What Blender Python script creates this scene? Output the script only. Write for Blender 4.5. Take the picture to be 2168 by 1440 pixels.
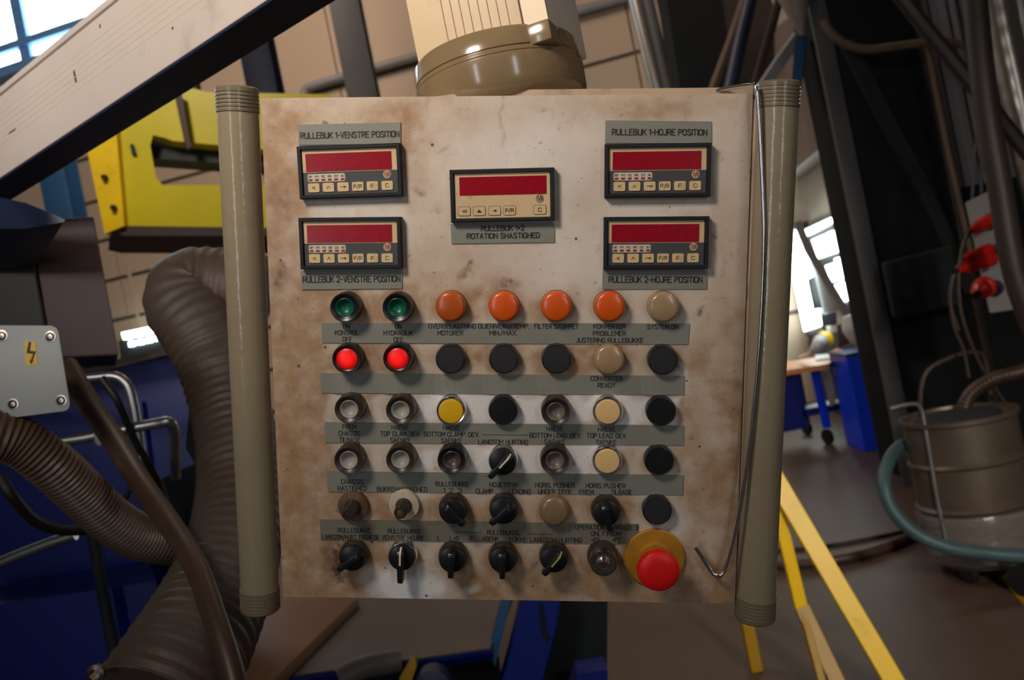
import bpy, bmesh, math, random
import numpy as np
from mathutils import Vector, Matrix
for o in list(bpy.data.objects): bpy.data.objects.remove(o)
scene = bpy.context.scene
COL = scene.collection
random.seed(7)

# ------------------------------------------------------------------ camera, light, exposure
FPX = 1800.0                      # focal length in pixels of the 2168 x 1440 frame
ROLL = math.radians(11.3)
c_, s_ = math.cos(ROLL), math.sin(ROLL)
CAM = Vector((0, 0, 1.6)); R_ = Vector((c_, 0, -s_)); U_ = Vector((s_, 0, c_)); B_ = Vector((0, -1, 0))
def c2w(x, y, z): return R_ * x + U_ * y + B_ * z
cd = bpy.data.cameras.new('camera'); cam = bpy.data.objects.new('camera', cd); COL.objects.link(cam)
M = Matrix((R_, U_, B_)).transposed().to_4x4(); M.translation = CAM; cam.matrix_world = M
cd.sensor_width = 36; cd.sensor_fit = 'HORIZONTAL'; cd.lens = FPX / 2168 * 36; cd.clip_start = 0.02; cd.clip_end = 200
cd.dof.use_dof = True; cd.dof.focus_distance = 0.80; cd.dof.aperture_fstop = 8.0
scene.camera = cam

world = bpy.data.worlds.new('world'); scene.world = world; world.use_nodes = True
bgn = world.node_tree.nodes['Background']; bgn.inputs[0].default_value = (1.0, 0.86, 0.74, 1); bgn.inputs[1].default_value = 0.022

def area(name, loc, target, size, power, col, sy=None):
    l = bpy.data.lights.new(name, 'AREA'); l.energy = power; l.color = col; l.size = size
    if sy: l.shape = 'RECTANGLE'; l.size_y = sy
    o = bpy.data.objects.new(name, l); COL.objects.link(o); o.location = loc
    o.rotation_euler = (Vector(target) - Vector(loc)).to_track_quat('-Z', 'Y').to_euler(); o['kind'] = 'helper'
    return o
k_ = area('assumed_key_light', (-0.42, 0.02, 2.36), (-0.05, 0.95, 2.08), 0.24, 4.2, (1.0, 0.88, 0.76)); k_.data.spread = math.radians(96)  # assumed unseen light, direction from button shadows, set close so the panel dims downward
area('added_streak_strip', (-2.3, -3.4, 1.85), (-0.2, 0.9, 1.85), 0.13, 18, (0.86, 0.93, 1.0), 2.0)  # added unseen strip light, puts highlight streaks on the handle tubes
area('added_streak_strip_far', (1.9, -3.8, 1.85), (0.2, 0.9, 1.85), 0.13, 16, (0.92, 0.95, 1.0), 2.0)  # second added strip behind the camera, for tube streaks and cool fill
area('added_fill_right', (2.4, -0.2, 3.6), (0.1, 0.9, 2.0), 0.5, 13, (1.0, 0.92, 0.84))  # added unseen light that brightens the right face of the post
k_ = area('added_fill_barrier', (1.5, -1.6, 2.7), (1.75, 3.5, 0.5), 0.4, 11, (1.0, 0.90, 0.78)); k_.data.spread = math.radians(48)  # added behind the camera to brighten the yellow barrier
k_ = area('added_fill_beam', (-2.0, -1.3, 2.7), (-0.75, 1.7, 2.55), 0.4, 3.9, (1.0, 0.92, 0.86)); k_.data.spread = math.radians(38)  # added narrow light, unseen, that lifts the face of the beam
area('assumed_lamp_back', (-2.5, 7.0, 8.6), (-1.8, 11.0, 4.6), 2.5, 330, (1.0, 0.80, 0.64))  # assumed overhead lamp without a fixture, added to light the back wall
area('assumed_lamp_floor', (2.6, 6.4, 8.0), (2.4, 7.4, 0), 1.5, 42, (1.0, 0.80, 0.68))  # unseen ceiling light, assumed, brightens the floor at the right
k_ = area('added_fill_frame', (-2.0, 3.1, 4.7), (-2.0, 5.3, 2.9), 0.6, 16, (1.0, 0.92, 0.80)); k_.data.spread = math.radians(110)  # unseen light set close to brighten the yellow lifting frame
vs = scene.view_settings; vs.view_transform = 'Standard'; vs.look = 'None'; vs.gamma = 1; vs.use_curve_mapping = False
vs.exposure = 0.0

# ------------------------------------------------------------------ pixel -> place helpers
def ray(px, py): return c2w((px - 1084) / FPX, -(py - 720) / FPX, -1.0)
def at(px, py, Y): return CAM + ray(px, py) * Y                 # world point at depth Y
def onz(px, py, z):                                              # world point on the horizontal plane z
    r = ray(px, py); return CAM + r * ((z - CAM.z) / r.z)
def onv(px, py, P, e):                                           # world point on the vertical plane through P along e
    r = ray(px, py); n = Vector((-e[1], e[0], 0)); t = (Vector(P) - CAM).dot(n) / r.dot(n); return CAM + r * t

# ------------------------------------------------------------------ materials
MATS = {}
def mat(name, base, rough=0.5, metal=0.0, var=0.12, scale=12.0, dirt=None, amt=0.0, dscale=6.0, bump=0.0, bscale=60.0,
        coat=0.0, emit=None, estr=0.0, spec=0.5, trans=0.0, stretch=None, alpha=None):
    m = bpy.data.materials.new(name); m.use_nodes = True; nt = m.node_tree; N = nt.nodes; L = nt.links
    p = N['Principled BSDF']; tc = N.new('ShaderNodeTexCoord'); src = tc.outputs['Object']
    if stretch:
        mp = N.new('ShaderNodeMapping'); mp.inputs['Scale'].default_value = stretch; L.new(src, mp.inputs[0]); src = mp.outputs[0]
    n1 = N.new('ShaderNodeTexNoise'); n1.inputs['Scale'].default_value = scale; n1.inputs['Detail'].default_value = 5; L.new(src, n1.inputs['Vector'])
    mx = N.new('ShaderNodeMix'); mx.data_type = 'RGBA'; L.new(n1.outputs['Fac'], mx.inputs['Factor'])
    mx.inputs[6].default_value = (*[max(0, b * (1 - 2 * var)) for b in base], 1)
    mx.inputs[7].default_value = (*[b * (1 + 2 * var) for b in base], 1)
    out = mx.outputs[2]
    if dirt:
        n2 = N.new('ShaderNodeTexNoise'); n2.inputs['Scale'].default_value = dscale; n2.inputs['Detail'].default_value = 8; n2.inputs['Roughness'].default_value = 0.65
        L.new(src, n2.inputs['Vector'])
        rp = N.new('ShaderNodeMapRange'); rp.inputs[1].default_value = 0.62 - 0.25 * amt; rp.inputs[2].default_value = 0.80 - 0.25 * amt; rp.inputs[4].default_value = min(1, 0.4 + amt)
        L.new(n2.outputs['Fac'], rp.inputs[0])
        m2 = N.new('ShaderNodeMix'); m2.data_type = 'RGBA'; L.new(rp.outputs[0], m2.inputs['Factor']); L.new(out, m2.inputs[6]); m2.inputs[7].default_value = (*dirt, 1)
        out = m2.outputs[2]
    L.new(out, p.inputs['Base Color'])
    p.inputs['Roughness'].default_value = rough; p.inputs['Metallic'].default_value = metal; p.inputs['Specular IOR Level'].default_value = spec
    p.inputs['Coat Weight'].default_value = coat; p.inputs['Coat Roughness'].default_value = 0.15; p.inputs['Transmission Weight'].default_value = trans
    if emit: p.inputs['Emission Color'].default_value = (*emit, 1); p.inputs['Emission Strength'].default_value = estr
    if alpha is not None: p.inputs['Alpha'].default_value = alpha
    if bump:
        n3 = N.new('ShaderNodeTexNoise'); n3.inputs['Scale'].default_value = bscale; n3.inputs['Detail'].default_value = 4; L.new(src, n3.inputs['Vector'])
        b = N.new('ShaderNodeBump'); b.inputs['Strength'].default_value = bump; b.inputs['Distance'].default_value = 0.01; L.new(n3.outputs['Fac'], b.inputs['Height']); L.new(b.outputs[0], p.inputs['Normal'])
    MATS[name] = m; return m
BRN = (0.10, 0.055, 0.03)
# panel
mat('tube_paint', (0.25, 0.205, 0.135), 0.17, var=0.08, scale=9, dirt=(0.16, 0.10, 0.06), amt=0.10, dscale=22, bump=0.05, bscale=90, stretch=(1, .5, 1))
mat('tube_end', (0.15, 0.12, 0.08), 0.26, var=0.10, scale=30, dirt=BRN, amt=0.25, dscale=40)
mat('box_paint', (0.42, 0.30, 0.20), 0.5, var=0.15, scale=14, dirt=BRN, amt=0.35, dscale=18)
mat('plate_grey', (0.20, 0.20, 0.168), 0.55, var=0.05, scale=20, dirt=(0.13, 0.10, 0.07), amt=0.10, dscale=35)
mat('plate_dirty', (0.16, 0.15, 0.115), 0.55, var=0.07, scale=20, dirt=(0.10, 0.055, 0.035), amt=0.42, dscale=22)
mat('ink', (0.025, 0.022, 0.02), 0.6, var=0.05)
mat('bezel_grey', (0.010, 0.011, 0.015), 0.5, spec=0.3, var=0.1, scale=60, dirt=(0.05, 0.035, 0.025), amt=0.1, dscale=90)
mat('fascia_cream', (0.56, 0.40, 0.22), 0.45, var=0.08, scale=40, dirt=(0.22, 0.12, 0.06), amt=0.16, dscale=90)
mat('fascia_grey', (0.045, 0.047, 0.05), 0.5, var=0.08, scale=40)
mat('screen_red', (0.27, 0.002, 0.012), 0.25, var=0.12, scale=70, dirt=(0.14, 0.004, 0.008), amt=0.15, dscale=60, coat=0.3)
mat('key_cream', (0.60, 0.43, 0.22), 0.5, var=0.1, scale=70, dirt=(0.28, 0.15, 0.06), amt=0.2, dscale=60)
mat('strip_cream', (0.55, 0.47, 0.36), 0.5, var=0.08)
mat('led_red', (0.25, 0.01, 0.01), 0.4)
mat('black_plastic', (0.010, 0.010, 0.011), 0.32, var=0.15, scale=60, dirt=(0.035, 0.022, 0.014), amt=0.10, dscale=50)
mat('brown_plastic', (0.030, 0.021, 0.015), 0.35, var=0.2, scale=50, dirt=(0.06, 0.035, 0.02), amt=0.25, dscale=60)
mat('grey_plug', (0.020, 0.020, 0.022), 0.6, spec=0.3, var=0.12, scale=60)
mat('cap_green', (0.0, 0.085, 0.042), 0.35, var=0.1, scale=50)
mat('lamp_red', (0.5, 0.004, 0.003), 0.35, var=0.1, scale=50, emit=(1.0, 0.008, 0.006), estr=0.7)
lr = MATS['lamp_red'].node_tree; q_ = lr.nodes.new('ShaderNodeVectorMath'); q_.operation = 'MULTIPLY'; q_.inputs[1].default_value = (1, 1, 0); lr.links.new(lr.nodes['Texture Coordinate'].outputs['Object'], q_.inputs[0])
q2 = lr.nodes.new('ShaderNodeVectorMath'); q2.operation = 'LENGTH'; lr.links.new(q_.outputs[0], q2.inputs[0]); q3 = lr.nodes.new('ShaderNodeMapRange'); q3.inputs[1].default_value = .002; q3.inputs[2].default_value = .0105; q3.inputs[3].default_value = .85; q3.inputs[4].default_value = .12   # bulb behind the lens
lr.links.new(q2.outputs['Value'], q3.inputs[0]); lr.links.new(q3.outputs[0], lr.nodes['Principled BSDF'].inputs['Emission Strength'])
mat('lens_orange', (0.62, 0.085, 0.006), 0.30, var=0.14, scale=40, dirt=(0.25, 0.04, 0.008), amt=0.15, dscale=50, coat=0.3)
mat('lens_orange_dim', (0.42, 0.075, 0.008), 0.30, var=0.2, scale=50, dirt=(0.12, 0.03, 0.008), amt=0.3, dscale=45, coat=0.3)
mat('lens_clear', (0.34, 0.225, 0.125), 0.25, var=0.2, scale=60, dirt=(0.28, 0.15, 0.06), amt=0.2, dscale=50, coat=0.5)
mat('lens_clear_dirty', (0.22, 0.14, 0.075), 0.3, var=0.2, scale=60, dirt=(0.12, 0.06, 0.03), amt=0.3, dscale=50, coat=0.4)
mat('cap_grey', (0.30, 0.29, 0.25), 0.4, var=0.1, scale=60)
mat('cap_grey_dark', (0.13, 0.11, 0.085), 0.4, var=0.1, scale=60)
mat('cap_brown', (0.075, 0.05, 0.04), 0.35, var=0.1, scale=60)
mat('cap_yellow', (0.70, 0.40, 0.004), 0.35, var=0.08, scale=50)
mat('cap_cream', (0.76, 0.50, 0.22), 0.4, var=0.06, scale=50)
mat('chrome', (0.80, 0.79, 0.80), 0.16, 1.0, var=0.05, scale=60)
mat('steel_dull', (0.35, 0.30, 0.26), 0.3, 1.0, var=0.1, scale=60)
mat('estop_red', (0.72, 0.006, 0.004), 0.42, var=0.06, scale=40, dirt=(0.35, 0.01, 0.008), amt=0.1, dscale=60)
mat('estop_amber', (0.42, 0.19, 0.012), 0.45, var=0.12, scale=40, dirt=(0.20, 0.085, 0.015), amt=0.3, dscale=40)
mat('line_white', (0.72, 0.64, 0.50), 0.5, var=0.05)
mat('line_green', (0.35, 0.36, 0.08), 0.5, var=0.05)
mat('dial_cream', (0.55, 0.45, 0.32), 0.5, var=0.1, scale=50, dirt=(0.2, 0.1, 0.05), amt=0.1, dscale=60)
mat('dial_brown', (0.10, 0.06, 0.035), 0.4, var=0.2, scale=60, dirt=(0.25, 0.15, 0.09), amt=0.2, dscale=80)
mat('brass', (0.55, 0.32, 0.12), 0.3, 1.0, var=0.1)
mat('logo_red', (0.35, 0.03, 0.015), 0.5); mat('logo_cream', (0.55, 0.42, 0.27), 0.5)
# arm
mat('arm_paint', (0.62, 0.53, 0.46), 0.42, var=0.07, scale=5, dirt=(0.30, 0.22, 0.17), amt=0.14, dscale=9, bump=0.03)
mat('arm_grooved', (0.62, 0.47, 0.30), 0.45, var=0.08, scale=8, dirt=(0.36, 0.22, 0.10), amt=0.15, dscale=16)
mat('flange_paint', (0.20, 0.14, 0.075), 0.17, var=0.12, scale=12, dirt=(0.15, 0.10, 0.055), amt=0.2, dscale=16, coat=0.4)
mat('dark_gap', (0.012, 0.010, 0.009), 0.6)
# hall
mat('floor', (0.075, 0.046, 0.032), 0.48, var=0.14, scale=1.2, dirt=(0.042, 0.025, 0.018), amt=0.3, dscale=0.9, bump=0.05, bscale=14)
mat('wall_cream', (0.50, 0.38, 0.28), 0.6, var=0.04, scale=0.6, dirt=(0.40, 0.30, 0.22), amt=0.15, dscale=0.7)
mat('wall_joint', (0.13, 0.11, 0.09), 0.7)
mat('wall_white', (0.60, 0.57, 0.50), 0.6, var=0.05, scale=1.5, dirt=(0.42, 0.38, 0.32), amt=0.15, dscale=1.4)
mat('sheet_white', (0.42, 0.41, 0.42), 0.5, var=0.1, scale=2, stretch=(1, 1, .1))
mat('ceiling_dark', (0.10, 0.10, 0.11), 0.8)
mat('sky_pane', (0.8, 0.9, 1.0), 0.2, emit=(0.55, 0.82, 1.0), estr=8)
mat('window_pane', (0.9, 1.0, 0.95), 0.2, emit=(0.86, 1.0, 0.96), estr=8)
mat('frame_blue', (0.16, 0.34, 0.62), 0.5); mat('frame_dark', (0.03, 0.035, 0.045), 0.5)
mat('yellow_paint', (0.66, 0.52, 0.002), 0.42, var=0.10, scale=2.5, dirt=(0.50, 0.32, 0.01), amt=0.2, dscale=3)
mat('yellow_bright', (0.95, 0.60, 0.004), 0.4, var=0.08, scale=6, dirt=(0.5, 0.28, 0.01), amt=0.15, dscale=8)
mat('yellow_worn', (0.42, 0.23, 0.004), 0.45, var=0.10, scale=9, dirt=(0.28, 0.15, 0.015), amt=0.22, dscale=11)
mat('blue_paint', (0.002, 0.012, 0.17), 0.38, var=0.12, scale=4, dirt=(0.004, 0.012, 0.10), amt=0.2, dscale=4)
mat('blue_bright', (0.003, 0.05, 0.80), 0.35, var=0.08, scale=4)
mat('blue_steel', (0.02, 0.09, 0.22), 0.45, var=0.1, scale=4)
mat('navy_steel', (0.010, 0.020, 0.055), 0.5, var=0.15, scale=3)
mat('grey_steel', (0.085, 0.085, 0.09), 0.5, var=0.1, scale=3)
mat('grey_light', (0.26, 0.25, 0.25), 0.5, var=0.1, scale=4)
mat('charcoal', (0.007, 0.010, 0.013), 0.75, spec=0.25, var=0.2, scale=3)
mat('charcoal_box', (0.020, 0.023, 0.025), 0.7, spec=0.3, var=0.1, scale=5)
mat('black_rubber', (0.010, 0.009, 0.008), 0.5, var=0.15, scale=20)
mat('hose_brown', (0.05, 0.025, 0.015), 0.45, var=0.18, scale=14, dirt=(0.03, 0.018, 0.012), amt=0.3, dscale=10)
mat('hose_ribbed', (0.085, 0.05, 0.03), 0.45, var=0.12, scale=12)
mat('duct_grey', (0.072, 0.052, 0.04), 0.55, var=0.14, scale=9, dirt=(0.085, 0.04, 0.02), amt=0.35, dscale=7, bump=0.25, bscale=28)
mat('hose_teal', (0.040, 0.085, 0.095), 0.5, var=0.1, scale=12)
mat('brown_board', (0.062, 0.034, 0.029), 0.6, var=0.12, scale=6)
mat('wood_brown', (0.20, 0.09, 0.04), 0.55, var=0.15, scale=5, stretch=(1, .2, 1), dirt=(0.06, 0.03, 0.018), amt=0.3, dscale=5)
mat('sheet_steel', (0.10, 0.082, 0.075), 0.5, var=0.12, scale=3, dirt=(0.07, 0.06, 0.055), amt=0.3, dscale=3)
mat('jbox_grey', (0.34, 0.36, 0.35), 0.5, var=0.05, scale=12)
mat('pipe_metal', (0.38, 0.38, 0.38), 0.35, 0.9, var=0.12, scale=10, dirt=(0.2, 0.16, 0.13), amt=0.15)
mat('silver', (0.62, 0.58, 0.52), 0.28, 1.0, var=0.06, scale=6)
mat('drum_steel', (0.13, 0.10, 0.075), 0.42, 0.45, var=0.18, scale=6, dirt=(0.11, 0.06, 0.03), amt=0.3, dscale=5)
mat('plastic_wrap', (0.15, 0.13, 0.12), 0.18, var=0.15, scale=14, bump=0.6, bscale=16, spec=0.8, stretch=(1, 1, 3))
mat('plug_red', (0.55, 0.012, 0.010), 0.35, var=0.1, scale=20)
mat('bench_orange', (0.55, 0.22, 0.07), 0.5, var=0.15, scale=8)
mat('paper_white', (0.75, 0.76, 0.78), 0.6, var=0.05)
mat('wood_pole', (0.13, 0.085, 0.05), 0.6, var=0.12, scale=6)
mat('pink_steel', (0.22, 0.17, 0.145), 0.5, var=0.1, scale=3)
mat('brown_steel', (0.038, 0.026, 0.022), 0.5, var=0.15, scale=4)

# ------------------------------------------------------------------ mesh helpers
class MB:
    def __init__(s): s.v = []; s.f = []
    def add(s, vs, fs):
        k = len(s.v); s.v += [Vector(v) for v in vs]; s.f += [tuple(i + k for i in f) for f in fs]; return s
    def box(s, x0, x1, y0, y1, z0, z1):
        return s.add([(x0,y0,z0),(x1,y0,z0),(x1,y1,z0),(x0,y1,z0),(x0,y0,z1),(x1,y0,z1),(x1,y1,z1),(x0,y1,z1)],
                     [(3,2,1,0),(4,5,6,7),(0,1,5,4),(1,2,6,5),(2,3,7,6),(3,0,4,7)])
    def prism(s, pts, vec):                                     # polygon + extrusion vector
        n = len(pts); vec = Vector(vec); P = [Vector(p) for p in pts]
        s.add(P + [p + vec for p in P], [tuple(range(n)), tuple(reversed(range(n, 2*n)))] + [(i, n+i, n+(i+1)%n, (i+1)%n) for i in range(n)]); return s
    def rrect(s, x0, x1, y0, y1, r, z0, z1, seg=4, cx=0, cy=0):
        pts = []
        for (qx, qy, a0) in ((x1-r, y1-r, 0), (x0+r, y1-r, 90), (x0+r, y0+r, 180), (x1-r, y0+r, 270)):
            for k in range(seg + 1):
                a = math.radians(a0 + 90*k/seg); pts.append((qx + r*math.cos(a), qy + r*math.sin(a), z1))
        return s.prism(pts, (0, 0, z0 - z1))
    def lathe(s, prof, seg=40, c=(0,0,0), axis=None, wob=None):  # profile (r, z) revolved about z
        c = Vector(c); vs = []; fs = []
        q = Vector((0,0,1)).rotation_difference(Vector(axis)) if axis is not None else None
        for (r, z) in prof:
            for k in range(seg):
                a = 2*math.pi*k/seg; v = Vector((r*math.cos(a), r*math.sin(a), z))
                if q: v = q @ v
                vs.append(c + v)
        n = len(prof)
        for i in range(n-1):
            for k in range(seg):
                k2 = (k+1) % seg; fs.append((i*seg+k, i*seg+k2, (i+1)*seg+k2, (i+1)*seg+k))
        if prof[0][0] > 1e-7: fs.append(tuple(reversed(range(seg))))
        if prof[-1][0] > 1e-7: fs.append(tuple(range((n-1)*seg, n*seg)))
        return s.add(vs, fs)
    def cyl(s, a, b, r, seg=16, r2=None):
        a = Vector(a); b = Vector(b); return s.lathe([(r, 0), (r if r2 is None else r2, (b-a).length)], seg, a, b-a)
    def tube(s, pts, r, seg=12, smooth=True, rib=0, pitch=0.01, sub=8):
        P = [Vector(p) for p in pts]
        RR = r if isinstance(r, (list, tuple)) else [r]*len(P)
        if smooth and len(P) > 2:
            Q = [P[0]*2-P[1]] + P + [P[-1]*2-P[-2]]; S = []; T = []
            for i in range(1, len(Q)-2):
                for k in range(sub):
                    t = k/sub; a, b, c, d = Q[i-1], Q[i], Q[i+1], Q[i+2]
                    S.append(0.5*((2*b) + (c-a)*t + (2*a-5*b+4*c-d)*t*t + (3*b-a-3*c+d)*t**3)); T.append(RR[i-1]*(1-t)+RR[i]*t)
            S.append(P[-1]); T.append(RR[-1]); P, RR = S, T
        if rib:                                                 # resample evenly, four rings to a rib
            L = [0]
            for i in range(1, len(P)): L.append(L[-1] + (P[i]-P[i-1]).length)
            n = int(L[-1]/pitch)*4; S = []; T = []; j = 0
            for k in range(n+1):
                l = L[-1]*k/n
                while j < len(P)-2 and L[j+1] < l: j += 1
                t = (l-L[j])/max(1e-9, L[j+1]-L[j]); S.append(P[j].lerp(P[j+1], t)); T.append((RR[j]*(1-t)+RR[j+1]*t)*(1 + rib*(0, 1, 0, -1)[k % 4]))
            P, RR = S, T
        n = len(P); t0 = (P[1]-P[0]).normalized(); u = t0.orthogonal().normalized(); vs = []; fs = []
        for i in range(n):
            t = (P[min(i+1, n-1)] - P[max(i-1, 0)]).normalized(); u = (u - t*u.dot(t)).normalized(); w = t.cross(u)
            for k in range(seg):
                a = 2*math.pi*k/seg; vs.append(P[i] + (u*math.cos(a) + w*math.sin(a))*RR[i])
        for i in range(n-1):
            for k in range(seg):
                k2 = (k+1) % seg; fs.append((i*seg+k, i*seg+k2, (i+1)*seg+k2, (i+1)*seg+k))
        fs.append(tuple(reversed(range(seg)))); fs.append(tuple(range((n-1)*seg, n*seg)))
        return s.add(vs, fs)
    def rot(s, ang, c=(0,0,0), axis='Z'):
        m = Matrix.Rotation(ang, 3, axis); c = Vector(c); s.v = [m @ (v-c) + c for v in s.v]; return s
    def mesh(s, name, material, smooth=True, bevel=0.0, off=Vector((0,0,0))):
        me = bpy.data.meshes.new(name); me.from_pydata([tuple(v-off) for v in s.v], [], s.f)
        bm = bmesh.new(); bm.from_mesh(me); bmesh.ops.recalc_face_normals(bm, faces=bm.faces)
        if bevel:
            es = [e for e in bm.edges if len(e.link_faces) == 2 and e.calc_face_angle(0) > 0.5]
            bmesh.ops.bevel(bm, geom=es, offset=bevel, segments=2, affect='EDGES', profile=0.5)
        bm.to_mesh(me); bm.free(); me.materials.append(MATS[material] if isinstance(material, str) else material)
        if smooth:
            me.polygons.foreach_set('use_smooth', [True]*len(me.polygons)); me.set_sharp_from_angle(angle=math.radians(38))
        return me
WLOC = {}
def wl(o): return WLOC.get(o.name, Vector((0,0,0))) if o else Vector((0,0,0))
def part(name, mb, material, parent, smooth=True, bevel=0.0, label=None):     # world-coordinate geometry under a thing
    o = bpy.data.objects.new(name, mb.mesh(name, material, smooth, bevel, wl(parent))); COL.objects.link(o); o.parent = parent
    WLOC[o.name] = wl(parent)
    if label: o['label'] = label
    return o
def tag(o, label=None, cat=None, group=None, kind=None):
    if label: o['label'] = label
    if cat: o['category'] = cat
    if group: o['group'] = group
    if kind: o['kind'] = kind
    return o
def thing(name, loc, label, cat, group=None):
    o = bpy.data.objects.new(name, None); COL.objects.link(o); o.location = loc; o.empty_display_size = 0.05
    WLOC[o.name] = Vector(loc); return tag(o, label, cat, group)
def solo(name, mb, material, label=None, cat=None, group=None, kind=None, smooth=True, bevel=0.0):
    xs = [v.x for v in mb.v]; ys = [v.y for v in mb.v]; zs = [v.z for v in mb.v]
    b = Vector(((min(xs)+max(xs))/2, (min(ys)+max(ys))/2, min(zs)))
    o = bpy.data.objects.new(name, mb.mesh(name, material, smooth, bevel, b)); COL.objects.link(o); o.location = b; WLOC[o.name] = b
    return tag(o, label, cat, group, kind)
def slab(pxs, Y, thick, d=None):                                  # outline seen at depth Y, with real thickness behind it
    if d is None:
        x = sum(p[0] for p in pxs)/len(pxs) - 1084; d = (-.5, 1, 0) if x < -450 else (.4, 1, 0) if x > 450 else (0, 1, 0)
    return MB().prism([at(p[0], p[1], p[2] if len(p) > 2 else Y) for p in pxs], Vector(d).normalized()*thick)
def zslab(pxs, z, thick): return MB().prism([onz(p[0], p[1], z) for p in pxs], (0, 0, -thick))
def pipe(pts, r, **k): return MB().tube([at(*p) for p in pts], r, **k)
#==STRUCTURE==
# ------------------------------------------------------------------ the hall
def struct(name, mb, material, **k): return solo(name, mb, material, kind='structure', **k)
struct('floor', MB().box(-14, 14, -8, 22, -0.2, 0), 'floor')
struct('ceiling', MB().box(-14, 14, -3, 22, 11.0, 11.2), 'ceiling_dark')
BP = Vector((0, 12, 0)); BE = Vector((1, -0.25, 0)).normalized(); BN = Vector((-0.25, -1, 0)).normalized()     # back wall
def bw(s, z, o=0.0): return BP + BE*s + BN*o + Vector((0, 0, z))
wb = struct('wall_back', MB().prism([bw(-12, 0), bw(4.6, 0), bw(4.6, 11), bw(-12, 11)], -BN*0.2), 'wall_joint')
seams = [-12, -10.3, -6.05, -1.78, 2.45, 4.6]; zs_ = [0, .585, 1.22, 1.855, 2.49, 3.125, 3.76, 4.395, 5.03, 5.72, 7.30]
for i in range(5):
    for j in range(10):
        part('wall_panel', MB().prism([bw(seams[i]+.012, zs_[j]+.045, .035), bw(seams[i+1]-.012, zs_[j]+.045, .035), bw(seams[i+1]-.012, zs_[j+1]-.015, .035), bw(seams[i]+.012, zs_[j+1]-.015, .035)], -BN*0.036), 'wall_cream', wb, smooth=False)
part('wall_panel', MB().prism([bw(-4.2, 7.33, .035), bw(4.58, 7.33, .035), bw(4.58, 11, .035), bw(-4.2, 11, .035)], -BN*0.036), 'wall_cream', wb, smooth=False)
for s in (-5.9, -1.6): part('joint_cover', MB().prism([bw(s, 0, .05), bw(s+.05, 0, .05), bw(s+.05, 7.3, .05), bw(s, 7.3, .05)], -BN*0.03), 'wall_cream', wb, smooth=False)
struct('wall_left', MB().box(-12.4, -12.2, -3, 16, 0, 11), 'wall_cream')
# clerestory windows high in the back wall
w1 = struct('window_1', MB().prism([bw(-12, 7.34, .05), bw(-4.25, 7.34, .05), bw(-4.25, 7.5, .05), bw(-12, 7.5, .05)], BN*0.12), 'frame_blue')
for a, b in ((-11.9, -9.3), (-9.1, -7.0), (-6.8, -5.0)):
    for z0, z1 in ((7.5, 7.72), (7.84, 9.0), (9.2, 10.2)):
        part('pane', MB().prism([bw(a, z0, .02), bw(b, z0, .02), bw(b, z1, .02), bw(a, z1, .02)], BN*0.02), 'sky_pane', w1, smooth=False)
for z0, z1 in ((7.72, 7.84), (9.0, 9.2), (10.2, 10.6)):
    part('frame_bar', MB().prism([bw(-12, z0, .02), bw(-4.25, z0, .02), bw(-4.25, z1, .02), bw(-12, z1, .02)], BN*0.14), 'frame_blue', w1, smooth=False)
for a, b in ((-9.3, -9.1), (-7.0, -6.8), (-5.0, -4.25)):
    part('frame_post', MB().prism([bw(a, 7.4, .02), bw(b, 7.4, .02), bw(b, 10.6, .02), bw(a, 10.6, .02)], BN*0.10), 'frame_blue', w1, smooth=False)
# roof truss in front of the clerestory
tr = struct('trim_1', MB().prism([bw(-11, 10.0, 1.5), bw(-4, 10.0, 1.5), bw(-4, 10.25, 1.5), bw(-11, 10.25, 1.5)], BN*0.2), 'frame_blue')
for k in range(4):
    a = -10.6 + k*1.7; part('truss_web', MB().tube([bw(a, 10.1, 1.6), bw(a+.85, 11, 1.6)], .06, seg=6), 'frame_blue', tr)
# low strip window
w2 = struct('window_2', MB().prism([at(250, 722, 12.9), at(352, 697, 12.9), at(357, 735, 12.9), at(256, 762, 12.9)], (0, .1, 0)), 'frame_dark')
def pn(q, parent, m='window_pane', Y=12.85): part('pane', MB().prism([at(x, y, Y) for x, y in q], (0, .04, 0)), m, parent, smooth=False)
pn([(257, 705), (342, 687), (345, 701), (262, 719)], w2)
for x, y in ((278, 728), (297, 724), (315, 720), (332, 716)): pn([(x-6, y-4), (x+6, y-6), (x+7, y+4), (x-5, y+6)], w2)
# right wall with daylight window and doorway
RP = Vector((3.55, 9.5, 0)); RE = Vector((.165, .986, 0)).normalized(); RN = Vector((-.986, .165, 0)).normalized()
def rw(px, py, o=0.0): return onv(px, py, RP + RN*o, RE)
def rpan(name, q, m, parent, o, t=0.02): return part(name, MB().prism([rw(x, y, o) for x, y in q], -RN*t), m, parent, smooth=False)
wr = struct('wall_right', MB().prism([RP - RE*2.4, RP + RE*1.6, RP + RE*1.6 + Vector((0,0,9)), RP - RE*2.4 + Vector((0,0,9))], -RN*0.15), 'wall_white')
rpan('lower_cladding', [(1660, 735), (1900, 665), (1960, 960), (1700, 985)], 'navy_steel', wr, 0.05, .05)
rpan('upper_cladding', [(1640, 60), (1720, 0), (1756, 297), (1640, 395)], 'pink_steel', wr, 0.25, .2)
w3 = struct('window_3', MB().prism([rw(x, y, .05) for x, y in [(1700, 484), (1767, 452), (1815, 640), (1730, 668)]], -RN*.05), 'frame_dark')
for q in ([(1703, 487), (1763, 459), (1764, 470), (1706, 501)], [(1718, 508), (1751, 494), (1758, 538), (1732, 548)], [(1753, 492), (1770, 486), (1777, 533), (1760, 538)],
          [(1747, 563), (1761, 558), (1772, 592), (1760, 598)], [(1766, 548), (1781, 543), (1792, 590), (1776, 594)], [(1764, 604), (1800, 592), (1806, 632), (1772, 644)]):
    rpan('pane', q, 'window_pane', w3, .09)
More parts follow.
